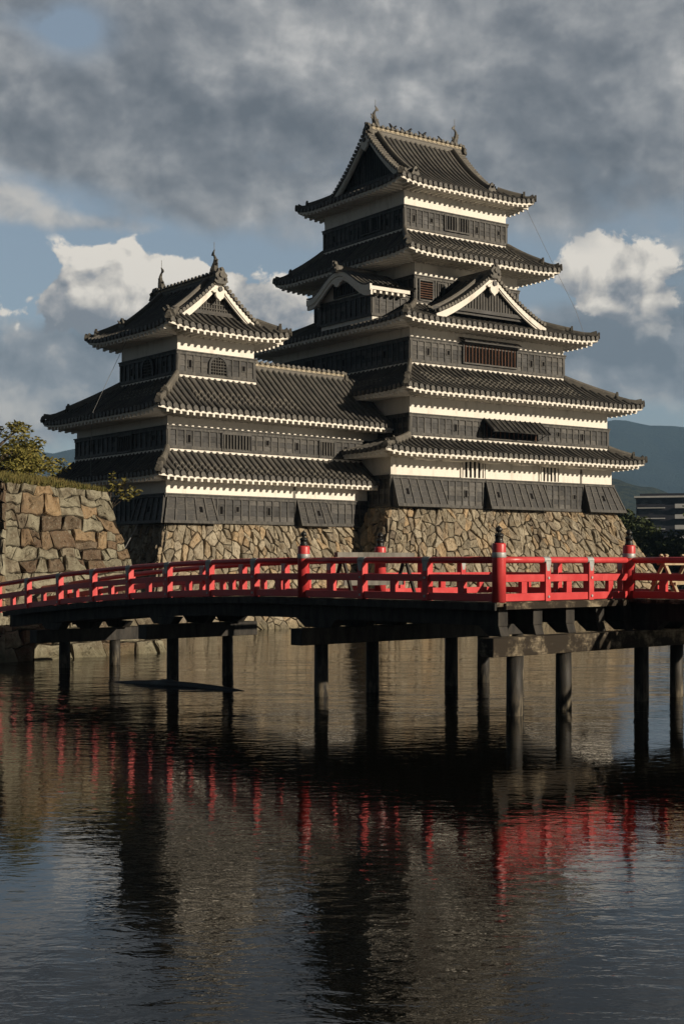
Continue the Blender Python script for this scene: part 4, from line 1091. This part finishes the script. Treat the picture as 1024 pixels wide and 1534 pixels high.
# the grey rampart at the left, with its grass top
def rampart():
    root = thing('stone_rampart', (-11, 60, 0), 'big grey block rampart at the left, grass-topped, beside the lower tower', 'stone wall')
    Lb, Rb = Vector((-12.9, 52.4, -.9)), Vector((-7.0, 58.9, -.9)); Lt, Rt = Vector((-13.95, 57.0, 7.15)), Vector((-10.55, 62.0, 7.05))
    nrm = (Rb - Lb).cross(Lt - Lb).normalized()
    if nrm.y > 0: nrm = -nrm
    W, Hh = 10.5, 8.0
    def mapf(s, h, e):
        x, y = s / W, h / Hh
        sag = -.35 * math.sin(PI * min(max(y, 0), 1))                       # slight curve of the batter
        return (Lb * (1 - x) + Rb * x) * (1 - y) + (Lt * (1 - x) + Rt * x) * y + nrm * (e + sag)
    mb = MB(); mb.T = lambda a, b_, c_: Vector((a, b_, c_))
    tmp = MB()
    class Q: pass
    mb.add_ = mb.add
    tmp.T = lambda *p: p
    def add(pts, faces):
        n = len(mb.v); mb.v += [Vector(p) for p in pts]; mb.f += [tuple(i + n for i in f) for f in faces]
    holder = type('H', (), {'add': staticmethod(add)})
    coursed(holder, W, Hh, mapf, 23)
    mb.build('stone_facing', 'masonry_grey', root)
    # left return face
    back = Vector((-.83, .56, 0))
    mb2 = MB(); Lb2, Lt2 = Lb + back * 17 + Vector((-1.5, 0, 0)), Lt + back * 15
    n2 = (Lb2 - Lb).cross(Lt - Lb).normalized()
    if n2.x > 0: n2 = -n2
    def mapg(s, h, e):
        x, y = s / 15, h / Hh
        return (Lb * (1 - x) + Lb2 * x) * (1 - y) + (Lt * (1 - x) + Lt2 * x) * y + n2 * e
    def add2(pts, faces):
        n = len(mb2.v); mb2.v += [Vector(p) for p in pts]; mb2.f += [tuple(i + n for i in f) for f in faces]
    coursed(type('H', (), {'add': staticmethod(add2)}), 15, Hh, mapg, 25)
    mb2.build('stone_facing', 'masonry_grey', root)
    # right return face (turned away from the camera) and the packed core
    inw = -nrm * .10
    Rb2, Rt2 = Rb + Vector((-10, 15, 0)), Rt + Vector((-10, 14, 0))
    core = MB(); pts = [Lb + inw, Rb + inw, Rb2, Lb2, Lt + inw, Rt + inw, Rt2, Lt2]
    mid0 = [(pts[i] + pts[i + 4]) / 2 + (-nrm * .40 if i in (0, 1) else Vector((0, 0, 0))) for i in range(4)]
    core.raw(pts[:4] + mid0 + pts[4:], [(i, (i + 1) % 4, (i + 1) % 4 + 4, i + 4) for i in range(4)] + [(i + 4, (i + 1) % 4 + 4, (i + 1) % 4 + 8, i + 8) for i in range(4)] + [(8, 9, 10, 11)])
    core.build('packed_core', 'mortar_gap', root)
    # earth mound on top
    md = MB(); N = 16; gp = []
    for i in range(N + 1):
        for j in range(N + 1):
            x, y = i / N, j / N
            p = (Lt * (1 - x) + Rt * x) * (1 - y) + (Lt2 * (1 - x) + Rt2 * x) * y
            edge = min(y * 5, 1.0); e2 = min(1, (1 - x) * 2.6)
            gp.append(p + Vector((0, 0, .02 + .62 * edge ** .6 * e2 ** .7 + .10 * noise.noise(Vector((p.x * .6, p.y * .6, 0))))))
    md.raw(gp, [(i * (N + 1) + j, (i + 1) * (N + 1) + j, (i + 1) * (N + 1) + j + 1, i * (N + 1) + j + 1) for i in range(N) for j in range(N)])
    mo = md.build('earth_top', 'earth', root, True)
    gr = MB(); R = random.Random(5)
    for _ in range(5200):
        x, y = R.random(), R.random() ** 2.0 * .75
        p = (Lt * (1 - x) + Rt * x) * (1 - y) + (Lt2 * (1 - x) + Rt2 * x) * y
        edge = min(y * 5, 1.0); e2 = min(1, (1 - x) * 2.6); z = .0 + .62 * edge ** .6 * e2 ** .7
        p = p + Vector((0, 0, z)); h = R.uniform(.10, .30); a = R.uniform(0, PI); w = .022; dx_, dy_ = math.cos(a) * w, math.sin(a) * w
        ln = Vector((R.uniform(-.12, .12), R.uniform(-.12, .12), 0))
        gr.raw([p + Vector((-dx_, -dy_, 0)), p + Vector((dx_, dy_, 0)), p + ln + Vector((0, 0, h))], [(0, 1, 2)])
    g = gr.build('grass', 'grass_blades'); tag(g, 'dry grass growing along the top of the rampart', 'grass', kind='stuff')
    return Lt, Rt, Lt2, Rt2
LT, RT, LT2, RT2 = rampart()

# ================================================================ THE BRIDGE
DV = Vector((.68, -.733, 0)); EV = Vector((.733, .68, 0)); P1 = Vector((3.924, 34.4, 0))
def TB(d, e, z): return P1 + DV * d + EV * e + Vector((0, 0, z))        # d along the bridge (towards the camera side), e across
def deckz(d):
    s = max(0, -7.4 - d); s2 = max(0, d - 1.0)
    return 2.84 - (.0029 * s * s if s < 16 else .0029 * 256 + .093 * (s - 16)) - .0036 * s2 * s2
bridge = thing('footbridge', TB(-3.5, 3, 0), 'red-railed wooden footbridge on dark piles crossing the moat', 'bridge')
def slab(pts_d, e0, e1, t0, t1, name, mat, mbx=None):
    mb = mbx or MB(TB); n = len(pts_d); v = []
    for d in pts_d: z = deckz(d); v += [(d, e0, z - t0), (d, e1, z - t0), (d, e1, z - t1), (d, e0, z - t1)]
    mb.add(v, [(i * 4 + q, i * 4 + (q + 1) % 4, i * 4 + 4 + (q + 1) % 4, i * 4 + 4 + q) for i in range(n - 1) for q in range(4)] + [(3, 2, 1, 0), ((n - 1) * 4, (n - 1) * 4 + 1, (n - 1) * 4 + 2, (n - 1) * 4 + 3)])
    if mbx is None: return mb.build(name, mat, bridge)
rng = lambda a, b_, n: [a + (b_ - a) * i / n for i in range(n + 1)]
AW, BW0, BW1, DL = 3.1, 5.5, 8.6, -7.4
dk = MB(TB)
for i in range(56):                                                     # planks across the narrow left span
    d1 = DL - .02 - i * .30; d0 = d1 - .28; slab([d0, d1], -.22, AW + .22, .004 * (i % 3), .11, '', '', dk)
for i in range(25):
    d1 = .12 - i * .30; d0 = d1 - .28; slab([d0, d1], -.22, BW1 + .22, .004 * (i % 3), .11, '', '', dk)
for i in range(46):
    d0 = .14 + i * .30; slab([d0, d0 + .28], BW0 - .22, BW1 + .22, .004 * (i % 3), .11, '', '', dk)
dk.build('deck_planks', 'weathered_wood', bridge)
ed = MB(TB); ed.box(.125, .20, .05, BW0 - .3, 2.66, 2.815); ed.build('edge_plank', 'weathered_wood', bridge)
fb = MB(TB)
slab(rng(-24.3, DL, 12), -.30, -.223, .02, .20, '', '', fb); slab(rng(DL, .12, 6), -.30, -.223, .02, .20, '', '', fb); slab(rng(-24.3, DL, 12), AW + .223, AW + .30, .02, .2, '', '', fb)
fb.build('edge_board', 'tarred_wood', bridge)
# girders run along the bridge, their sawn ends showing on the sunlit side
for e in (.18, 1.55, 2.9):
    slab(rng(-24.3, -.02, 26), e - .18, e + .18, .125, .60, 'girder', 'tarred_wood')
for e in (4.2, 5.45):
    slab(rng(DL - .2, -.02, 6), e - .18, e + .18, .125, .60, 'girder', 'tarred_wood')
for e in (5.95, 7.1, 8.4):
    slab(rng(DL - .2, 14, 20), e - .18, e + .18, .125, .60, 'girder', 'tarred_wood')
# bents: cap beam on round piles
def bent(d, e0, e1, piles, mat='tarred_wood'):
    z = deckz(d) - .865
    mb = MB(TB); mb.box(d - .24, d + .24, e0, e1, z - .47, z); mb.build('pile_cap', mat, bridge, bevel=.015)
    for e, dd in piles:
        p = MB(TB); r = random.uniform(.185, .21)
        p.tube([(d + dd, e, -1.2), (d + dd, e, .6), (d + dd, e, z - .472)], lambda t, r=r: r * (1.04 - .06 * t), 16); p.build('pile', 'pile_wood', bridge, True)
bent(.20, -.72, 9.3, ((.36, 0), (2.36, -.02), (5.77, .02), (7.52, 0), (9.0, 0)), 'weathered_wood')
bent(-6.75, -.85, 9.3, ((.10, 0), (2.16, -.02), (5.55, .03), (7.1, 0), (8.8, 0)))
bent(-14.45, -.75, 3.85, ((.45, .0), (2.74, .0)))
bent(-21.3, -.75, 3.85, ((.55, 0), (2.73, 0)))
bent(7.5, 4.8, 9.3, ((5.8, 0), (8.3, 0)))
def corbel(e, d, e2=None, lo=-.75, hi=.75):                             # short blocks that carry the girders on the caps
    sp_ = MB(TB); z = deckz(d) - .863; zt = deckz(d) - .605; w = .17
    sp_.hexa([(d + lo * .62, e - w, z), (d + hi * .62, e - w, z), (d + hi * .62, e + w, z), (d + lo * .62, e + w, z), (d + lo, e - w, zt), (d + hi, e - w, zt), (d + hi, e + w, zt), (d + lo, e + w, zt)])
    sp_.build('corbel', 'tarred_wood', bridge, bevel=.02)
for d in (-14.45, -21.3):
    for e in (.18, 1.55, 2.9): corbel(e, d)
for e in (.18, 1.55, 2.9, 4.2, 5.45, 5.95, 7.1, 8.4): corbel(e, -6.75, lo=-1.0)
for e in (.18, 1.55, 2.9, 4.2, 5.45): corbel(e, .2, lo=-.9, hi=-.22)
for e in (5.95, 7.1, 8.4): corbel(e, .2)
# railings
FIN = [(.115, 0), (.125, .03), (.10, .05), (.10, .16), (.118, .175), (.118, .20), (.10, .215), (.085, .235), (.045, .25), (.04, .27), (.075, .30), (.088, .335), (.078, .375), (.05, .405), (.018, .43), (.004, .455)]
def main_post(d, e):
    z = deckz(d); mb = MB(TB); mb.lathe((d, e, z), [(.175, 0), (.175, 1.44), (.165, 1.475), (.14, 1.485)], 18)
    p = mb.build('main_post', 'red_lacquer', bridge); sm(p)
    f = MB(TB); f.lathe((d, e, z + 1.485), FIN, 14); fo = f.build('post_finial', 'bronze', p, True)
    s = MB(TB); s.lathe((d, e, z + 1.12), [(.178, 0), (.182, .01), (.182, .12), (.178, .13)], 18); sm(s.build('strap', 'zinc', p))
def sm(o):
    for q in o.data.polygons: q.use_smooth = len(q.vertices) == 4
def seg(p, q, n):
    return [(p[0] + (q[0] - p[0]) * i / n, p[1] + (q[1] - p[1]) * i / n) for i in range(n + 1)]
def run(p, q, bays, ends=(True, True), trim=.17):
    """one run of railing between two plan points (d, e)"""
    pts = seg(p, q, bays * 2); L = math.hypot(q[0] - p[0], q[1] - p[1]); ux, uy = (q[0] - p[0]) / L, (q[1] - p[1]) / L
    fine_ = seg((p[0] + ux * .02, p[1] + uy * .02), (q[0] - ux * .02, q[1] - uy * .02), bays * 2)
    path = lambda h: [(d, e, deckz(d) + h) for d, e in fine_]
    t = MB(TB); t.tube(path(1.065), .085, 12); sm(t.build('top_rail', 'red_lacquer', bridge))
    for h, hh, nm in ((.60, .095, 'middle_rail'), (.115, .098, 'bottom_rail')):
        m_ = MB(TB); m_.sweep(path(h), [(-.062, -hh), (.062, -hh), (.062, hh), (-.062, hh)]); m_.build(nm, 'red_lacquer', bridge, bevel=.012)
    nx, ny = -uy, ux
    for i in range(1, bays * 2):
        d, e = pts[i]; z = deckz(d)
        if i % 2 == 0:
            b_ = MB(TB); h = .105
            c4 = [(d + ux * x * h + nx * y * h, e + uy * x * h + ny * y * h) for x, y in ((-1, -1), (1, -1), (1, 1), (-1, 1))]
            b_.hexa([(x, y, z + .0) for x, y in c4] + [(x, y, z + 1.0) for x, y in c4]); po = b_.build('post', 'red_lacquer', bridge, bevel=.012)
            k = MB(TB); s2 = .13
            za, zb = deckz(d - ux * s2), deckz(d + ux * s2)
            k.tube([(d - ux * s2, e - uy * s2, za + 1.065), (d + ux * s2, e + uy * s2, zb + 1.065)], .091, 12)
            for sg in (-1, 1):
                w = .055
                o_ = [(d + ux * x + nx * sg * y, e + uy * x + ny * sg * y, z + zz) for x, y, zz in ((-w, .108, .78), (w, .108, .78), (w, .096, .78), (-w, .096, .78), (-w * 1.9, .112, 1.03), (w * 1.9, .112, 1.03), (w * 1.9, .09, 1.03), (-w * 1.9, .09, 1.03))]
                k.hexa(o_)
            k.build('joint_plate', 'zinc', po)
            for hz in (.60, .115):
                for sg in (-1, 1):
                    bl = MB(TB); bl.tube([(d + nx * sg * .10, e + ny * sg * .10, z + hz), (d + nx * sg * .128, e + ny * sg * .128, z + hz)], .035, 8); bl.build('bolt', 'zinc', po)
        else:
            b_ = MB(TB); h = .105; g_ = .06
            c4 = [(d + ux * x * h + nx * y * g_, e + uy * x * h + ny * y * g_) for x, y in ((-1, -1), (1, -1), (1, 1), (-1, 1))]
            b_.hexa([(x, y, z + .214) for x, y in c4] + [(x, y, z + .504) for x, y in c4]); b_.build('baluster', 'red_lacquer', bridge)
run((0, 0), (DL, 0), 3); run((DL, 0), (-27.4, 0), 9)                    # near side, platform then left span
run((0, 0), (0, BW0), 3)                                               # sunlit end of the platform
run((0, BW0), (13.5, BW0), 6)
run((DL, AW), (-27.4, AW), 9); run((DL, AW), (DL, BW1), 3); run((DL, BW1), (0, BW1), 3); run((0, BW1), (13.5, BW1), 6)
for d, e in ((0, 0), (DL, 0), (0, BW0), (DL, AW), (DL, BW1), (0, BW1), (-27.6, 0), (-27.6, AW), (-29.4, AW + .05), (13.6, BW0), (13.6, BW1)): main_post(d, e)

# barriers standing on the deck
def sawhorse():
    d, e0, e1 = -6.4, .45, 3.0; z = deckz(d)
    r = thing('sawhorse_barrier', TB(d, 1.6, z), 'grey wooden sawhorse barrier closing the left span behind the red railing', 'barrier')
    t = MB(TB); t.box(d - .07, d + .07, e0 - .1, e1 + .5, z + 1.16, z + 1.30); t.build('top_board', 'grey_timber', r)
    t = MB(TB); t.box(d - .02, d + .02, e0 + .2, e1 + .1, z + .34, z + .50); t.build('lower_board', 'grey_timber', r)
    for e in (e0 + .15, e1 + .15):
        for sg in (-1, 1):
            l = MB(TB); l.sweep([(d, e + .02 * sg, z + 1.16), (d + .42 * sg, e + .02 * sg, z + .0)], [(-.04, -.04), (.04, -.04), (.04, .04), (-.04, .04)]); l.build('leg', 'tarred_wood', r)
sawhorse()
def trestle():
    z = deckz(.9)
    r = thing('timber_trestle', TB(.9, 7, z), 'pale timber trestle barrier on the deck behind the red rail at the right', 'barrier')
    for e in (5.85, 6.9, 8.1):
        for sg in (-1, 1):
            l = MB(TB); l.sweep([(.9 - .10 * sg, e, z + 1.22), (.9 + .52 * sg, e, z)], [(-.055, -.03), (.055, -.03), (.055, .03), (-.055, .03)]); l.build('leg', 'bare_timber', r)
        l = MB(TB); l.box(.5, 1.3, e - .03, e + .03, z + .38, z + .46); l.build('leg_tie', 'bare_timber', r)
    for h, q in ((1.0, -.02), (.46, -.32)):
        for sg in (-1, 1):
            t = MB(TB); t.box(.9 + sg * q - .03 + .12 * sg, .9 + sg * q + .03 + .12 * sg, 5.7, 8.3, z + h - .07, z + h + .07); t.build('rail', 'bare_timber', r)
trestle()

# black hose boom lying on the water beside the left piles
hb = MB()
cpts = [(-8.75 + i * .0, 0, 0) for i in range(1)]
A, B = Vector((-7.75, 44.6, -.05)), Vector((-2.55, 40.9, -.05)); pth = []
for i in range(25):
    t = i / 24; p = A.lerp(B, t); p.z = -.12 + .16 * math.sin(PI * t) ** .7; pth.append(p)
hb.tube(pth, lambda t: .03 + .09 * math.sin(PI * t) ** .5 + (.05 if .40 < t < .46 else 0), 10, T=False)
hbo = hb.build('floating_hose', 'rubber_hose', None, True, origin=(-5.1, 42.8, 0)); tag(hbo, 'long black hose bowed on the water beside the bridge piles', 'hose')

# ================================================================ PLANTS
def leaf_cloud(mb, c_, r, n, size, R, squash=.75):
    for _ in range(n):
        while True:
            q = Vector((R.uniform(-1, 1), R.uniform(-1, 1), R.uniform(-1, 1)))
            if .05 < q.length < 1: break
        q = q * (q.length ** -.35) if q.length > 0 else q
        p = c_ + Vector((q.x * r, q.y * r, q.z * r * squash)); s = size * R.uniform(.6, 1.3)
        a = Vector((R.uniform(-1, 1), R.uniform(-1, 1), R.uniform(-.6, .6))).normalized(); b_ = a.cross(Vector((R.uniform(-1, 1), R.uniform(-1, 1), R.uniform(.2, 1)))).normalized()
        mb.raw([p - a * s, p + b_ * s * .45, p + a * s, p - b_ * s * .45], [(0, 1, 2, 3)])
def tree(name, label, cat, base, height, spread, nl, leaves, lsize, mat, seed, trunk_r=.22, group=None, lean=(0, 0), low=.35, squash=.75, cl=.30):
    R = random.Random(seed); base = Vector(base); root = thing(name, base, label, cat, group)
    tr = MB(); top = base + Vector((lean[0], lean[1], height * .72))
    tr.tube([base + Vector((0, 0, -.3)), base.lerp(top, .4) + Vector((R.uniform(-.2, .2), R.uniform(-.2, .2), 0)), top], lambda t: trunk_r * (1 - .75 * t), 8, T=False)
    cr = MB()
    for i in range(nl):
        f = R.uniform(low, 1.0); st = base.lerp(top, f * .95); a = R.uniform(0, 2 * PI)
        ln = spread * (1.0 - .45 * abs(f - .55)) * R.uniform(.55, 1.05)
        end = st + Vector((math.cos(a) * ln, math.sin(a) * ln, height * R.uniform(.02, .30)))
        midp = st.lerp(end, .5) + Vector((0, 0, R.uniform(-.1, .25) * ln * .3))
        tr.tube([st, midp, end], lambda t, k=1: trunk_r * .42 * (1 - .85 * t), 6, T=False)
        for q in range(3):
            c_ = st.lerp(end, R.uniform(.6, 1.08)) + Vector((R.uniform(-.3, .3), R.uniform(-.3, .3), R.uniform(-.1, .3))) * spread * .35
            leaf_cloud(cr, c_, spread * cl * R.uniform(.6, 1.2), leaves // (nl * 3), lsize, R, squash)
    tr.build('trunk', 'bark', root, True); cr.build('crown', mat, root)
tree('broadleaf_tree', 'olive-leaved tree with bare twigs on the rampart top', 'tree', (-16.3, 65.0, 6.9), 3.9, 3.1, 26, 9500, .115, 'leaf_olive', 4, .2, low=.15, squash=.55, cl=.24)
# extra bare twigs are part of that crown's limbs; the sprig beside the tower grows from the rampart
sp = thing('shrub_sprig', (-10.75, 63.6, 6.9), 'small green shrub sprig at the rampart corner before the tower wall', 'shrub')
tr = MB(); cr = MB(); R = random.Random(9)
for ang, ln, up in ((.2, 1.1, .55), (1.2, .6, 1.2), (2.4, .8, .5), (-.3, 1.5, .35), (.6, .9, .9)):
    b0 = Vector((-10.75, 63.6, 6.3)); e_ = b0 + Vector((math.cos(ang) * ln, -.2, .5 + up)); tr.tube([b0, b0.lerp(e_, .5) + Vector((0, 0, .15)), e_], lambda t: .03 * (1 - .7 * t), 5, T=False)
    for q in range(5): leaf_cloud(cr, b0.lerp(e_, .55 + .11 * q), .19, 11, .10, R, .45)
tr.build('stem', 'bark', sp); cr.build('foliage', 'leaf_olive', sp)
# dark trees on the far bank at the right
for i, (x, y, h, s_, lab) in enumerate(((33.5, 142, 6.3, 4.2, 'dark round tree on the far bank just right of the keep base'),
                                  (38.5, 134, 8.6, 5.0, 'taller dark tree on the far bank in front of the apartment block'),
                                  (46.0, 140, 9.4, 5.5, 'dark spreading tree on the far bank under the balconies'),
                                  (30.5, 150, 9.0, 3.2, 'dark tree peeping out behind the right edge of the keep'),
                                  (52.0, 150, 9.5, 5.5, 'dark broad tree furthest along the far bank'))):
    tree('broadleaf_tree', lab, 'tree', (x, y, 1.1), h, s_, 26, 6200, .30, 'leaf_dark', 30 + i, .3, 'trees on the far bank', low=.12, squash=.8, cl=.34)

# ================================================================ APARTMENT BLOCK
def flats():
    def T(a, b_, z): return Vector((85.5, 400, 0)) + Vector((.966, -.26, 0)) * a + Vector((.26, .966, 0)) * b_ + Vector((0, 0, z))
    r = thing('apartment_block', T(15, 6, 1), 'dark modern apartment block with pale balconies beyond the moat', 'building')
    zt = 23.0
    w = MB(T); w.box(0, 34, 0, 13, 1, zt); wl = w.build('wall', 'cladding_dark', r)
    rf = MB(T); rf.box(-.5, 34.5, -1.6, 13.4, zt + .002, zt + .5); ro = rf.build('roof', 'concrete_pale', r)
    pr = MB(T); pr.box(1, 33, .6, 12.4, zt + .502, zt + 1.3); pr.build('parapet', 'cladding_dark', ro)
    ms = MB(T); ms.tube([(14, 5, zt), (14, 5, zt + 7.5)], .07, 6); ms.build('roof_mast', 'steel_cable', ro)
    for fl in range(7):
        z = 1.6 + fl * 3.05
        for a0, a1 in ((.4, 8.2), (11.0, 33.6)):
            b2 = MB(T); b2.box(a0, a1, -1.5, -.002, z, z + .28); bo = b2.build('balcony', 'concrete_pale', r)
            b3 = MB(T); b3.box(a0, a1, -1.5, -1.42, z + .281, z + 1.25); b3.build('balcony_panel', 'balcony_pale' if a0 > 5 else 'cladding_dark', bo)
            n = max(1, int((a1 - a0) / 3.8))
            for i in range(n):
                x = a0 + (a1 - a0) * (i + .5) / n; g = MB(T); g.box(x - 1.2, x + 1.2, -.06, .02, z + .3, z + 2.45); g.build('window', 'window_glass', r)
flats()

# ================================================================ CROWS on the keep's top ridge
zr = zx5(6.26) + .62
for i, (a, sz, lab) in enumerate(((8.0, 1.0, 'first black crow from the near fish on the keep ridge'), (8.3, .85, 'second black crow from the near fish on the keep ridge'), (9.0, .8, 'third black crow from the near fish on the keep ridge'),
                            (9.7, 1.0, 'fourth black crow from the near fish on the keep ridge'), (10.7, .8, 'fifth black crow from the near fish on the keep ridge'), (11.1, .95, 'sixth black crow from the near fish on the keep ridge'), (12.6, .8, 'black crow nearest the far fish on the keep ridge'))):
    P = TM(a, 10.16, zr - .03); mb = MB(); h = 1 if i % 2 else -1; d = (TM(1, 0, 0) - TM(0, 0, 0)) * h; Z = Vector((0, 0, 1))
    mb.tube([P - d * .30 * sz + Z * .08, P - d * .12 * sz + Z * .13, P + d * .02 + Z * .20 * sz, P + d * .10 * sz + Z * .31 * sz, P + d * .15 * sz + Z * .36 * sz, P + d * .27 * sz + Z * .35 * sz], lambda t: (.03, .085, .11, .075, .06, .012)[min(5, int(t * 5 + .5))] * sz, 7, T=False)
    for s_ in (-.03, .03): mb.tube([P + d * .01 + Vector((s_, 0, .12)), P + Vector((s_, 0, -.02))], .012, 4, T=False)
    o_ = mb.build('crow', 'feather_black', None, True, origin=P); tag(o_, lab, 'bird', 'crows on the keep ridge')

# ================================================================ WATER, GROUND, HILLS
wm = MB(); wm.raw([(-400, -60, 0), (400, -60, 0), (400, 260, 0), (-400, 260, 0)], [(0, 1, 2, 3)])
tag(wm.build('moat_water', 'water'), 'dark rippled moat water', None, kind='structure')
gm = MB()
ys = [-3000, -70, 118, 126, 132, 300, 8200]; zs_ = [-1.6, -1.6, -1.6, .5, 1.15, 1.2, 1.2]
gx = [-9000, -60, 0, 22, 60, 9000]
gv = []
for y, z in zip(ys, zs_): gv += [(x, y, z) for x in gx]
gm.raw(gv, [(i * 6 + j, i * 6 + j + 1, (i + 1) * 6 + j + 1, (i + 1) * 6 + j) for i in range(len(ys) - 1) for j in range(5)])
tag(gm.build('ground', 'bank_ground'), 'ground of the far bank and moat bed', None, kind='structure')
def hills(name, Y, depth, prof_px, mat, rough, label, seed, nx=240, ny=26):
    mb = MB(); pts = []; xs = [p[0] for p in prof_px]
    for j in range(ny + 1):
        v = j / ny
        for i in range(nx + 1):
            px_ = xs[0] + (xs[-1] - xs[0]) * i / nx
            for q in range(len(prof_px) - 1):
                if prof_px[q][0] <= px_ <= prof_px[q + 1][0]:
                    t = (px_ - prof_px[q][0]) / (prof_px[q + 1][0] - prof_px[q][0]); t = t * t * (3 - 2 * t); py_ = prof_px[q][1] * (1 - t) + prof_px[q + 1][1] * t; break
            h = (845 - py_) / 2060 * Y; y = Y - depth * (1 - v)
            x = (px_ - 512) / 2060 * Y
            n_ = noise.fractal(Vector((x / rough, y / rough, seed)), .9, 2.1, 6)
            spur = abs(noise.noise(Vector((x / (rough * 2.2), y / (rough * 6), seed + 4))))
            z = h * (v ** 1.15) + n_ * h * .07 * (v * (1.15 - v) * 4 + .25) - spur * h * .28 * math.sin(PI * v)
            pts.append((x, y, max(z, -1)))
    mb.raw(pts, [(j * (nx + 1) + i, j * (nx + 1) + i + 1, (j + 1) * (nx + 1) + i + 1, (j + 1) * (nx + 1) + i) for j in range(ny) for i in range(nx)])
    tag(mb.build(name, mat, None, True), label, None, kind='structure')
hills('mountain', 6200, 2600, [(-1600, 700), (-700, 640), (-200, 690), (10, 692), (65, 677), (118, 667), (220, 680), (500, 720), (760, 655), (860, 633), (915, 630), (980, 637), (1060, 640), (1300, 668), (1700, 690), (2600, 720)], 'far_forest', 420, 'hazy blue mountain ridge', 3)
hills('hill', 2500, 900, [(300, 836), (600, 790), (800, 715), (880, 707), (915, 714), (967, 727), (1024, 746), (1150, 775), (1400, 800), (1800, 836)], 'near_forest', 170, 'lower wooded hill', 8, 200, 24)

# ---------------------------------------------------------------- haze
hz = MB(); hz.box(-7500, 7500, -150, 6500, -3, 780)
hm = bpy.data.materials.new('haze'); hm.use_nodes = True; ht = NT(hm.node_tree); ht.n.clear()
pv = ht.node('ShaderNodeVolumePrincipled'); pv.inputs['Color'].default_value = (.40, .66, 1.0, 1); pv.inputs['Density'].default_value = 1.0e-4; pv.inputs['Anisotropy'].default_value = 0.0
oo = ht.node('ShaderNodeOutputMaterial'); ht.l.new(pv.outputs[0], oo.inputs['Volume'])
MAT['haze'] = hm
tag(hz.build('haze', 'haze'), 'thin blue air between the castle and the mountains', 'haze', kind='stuff')
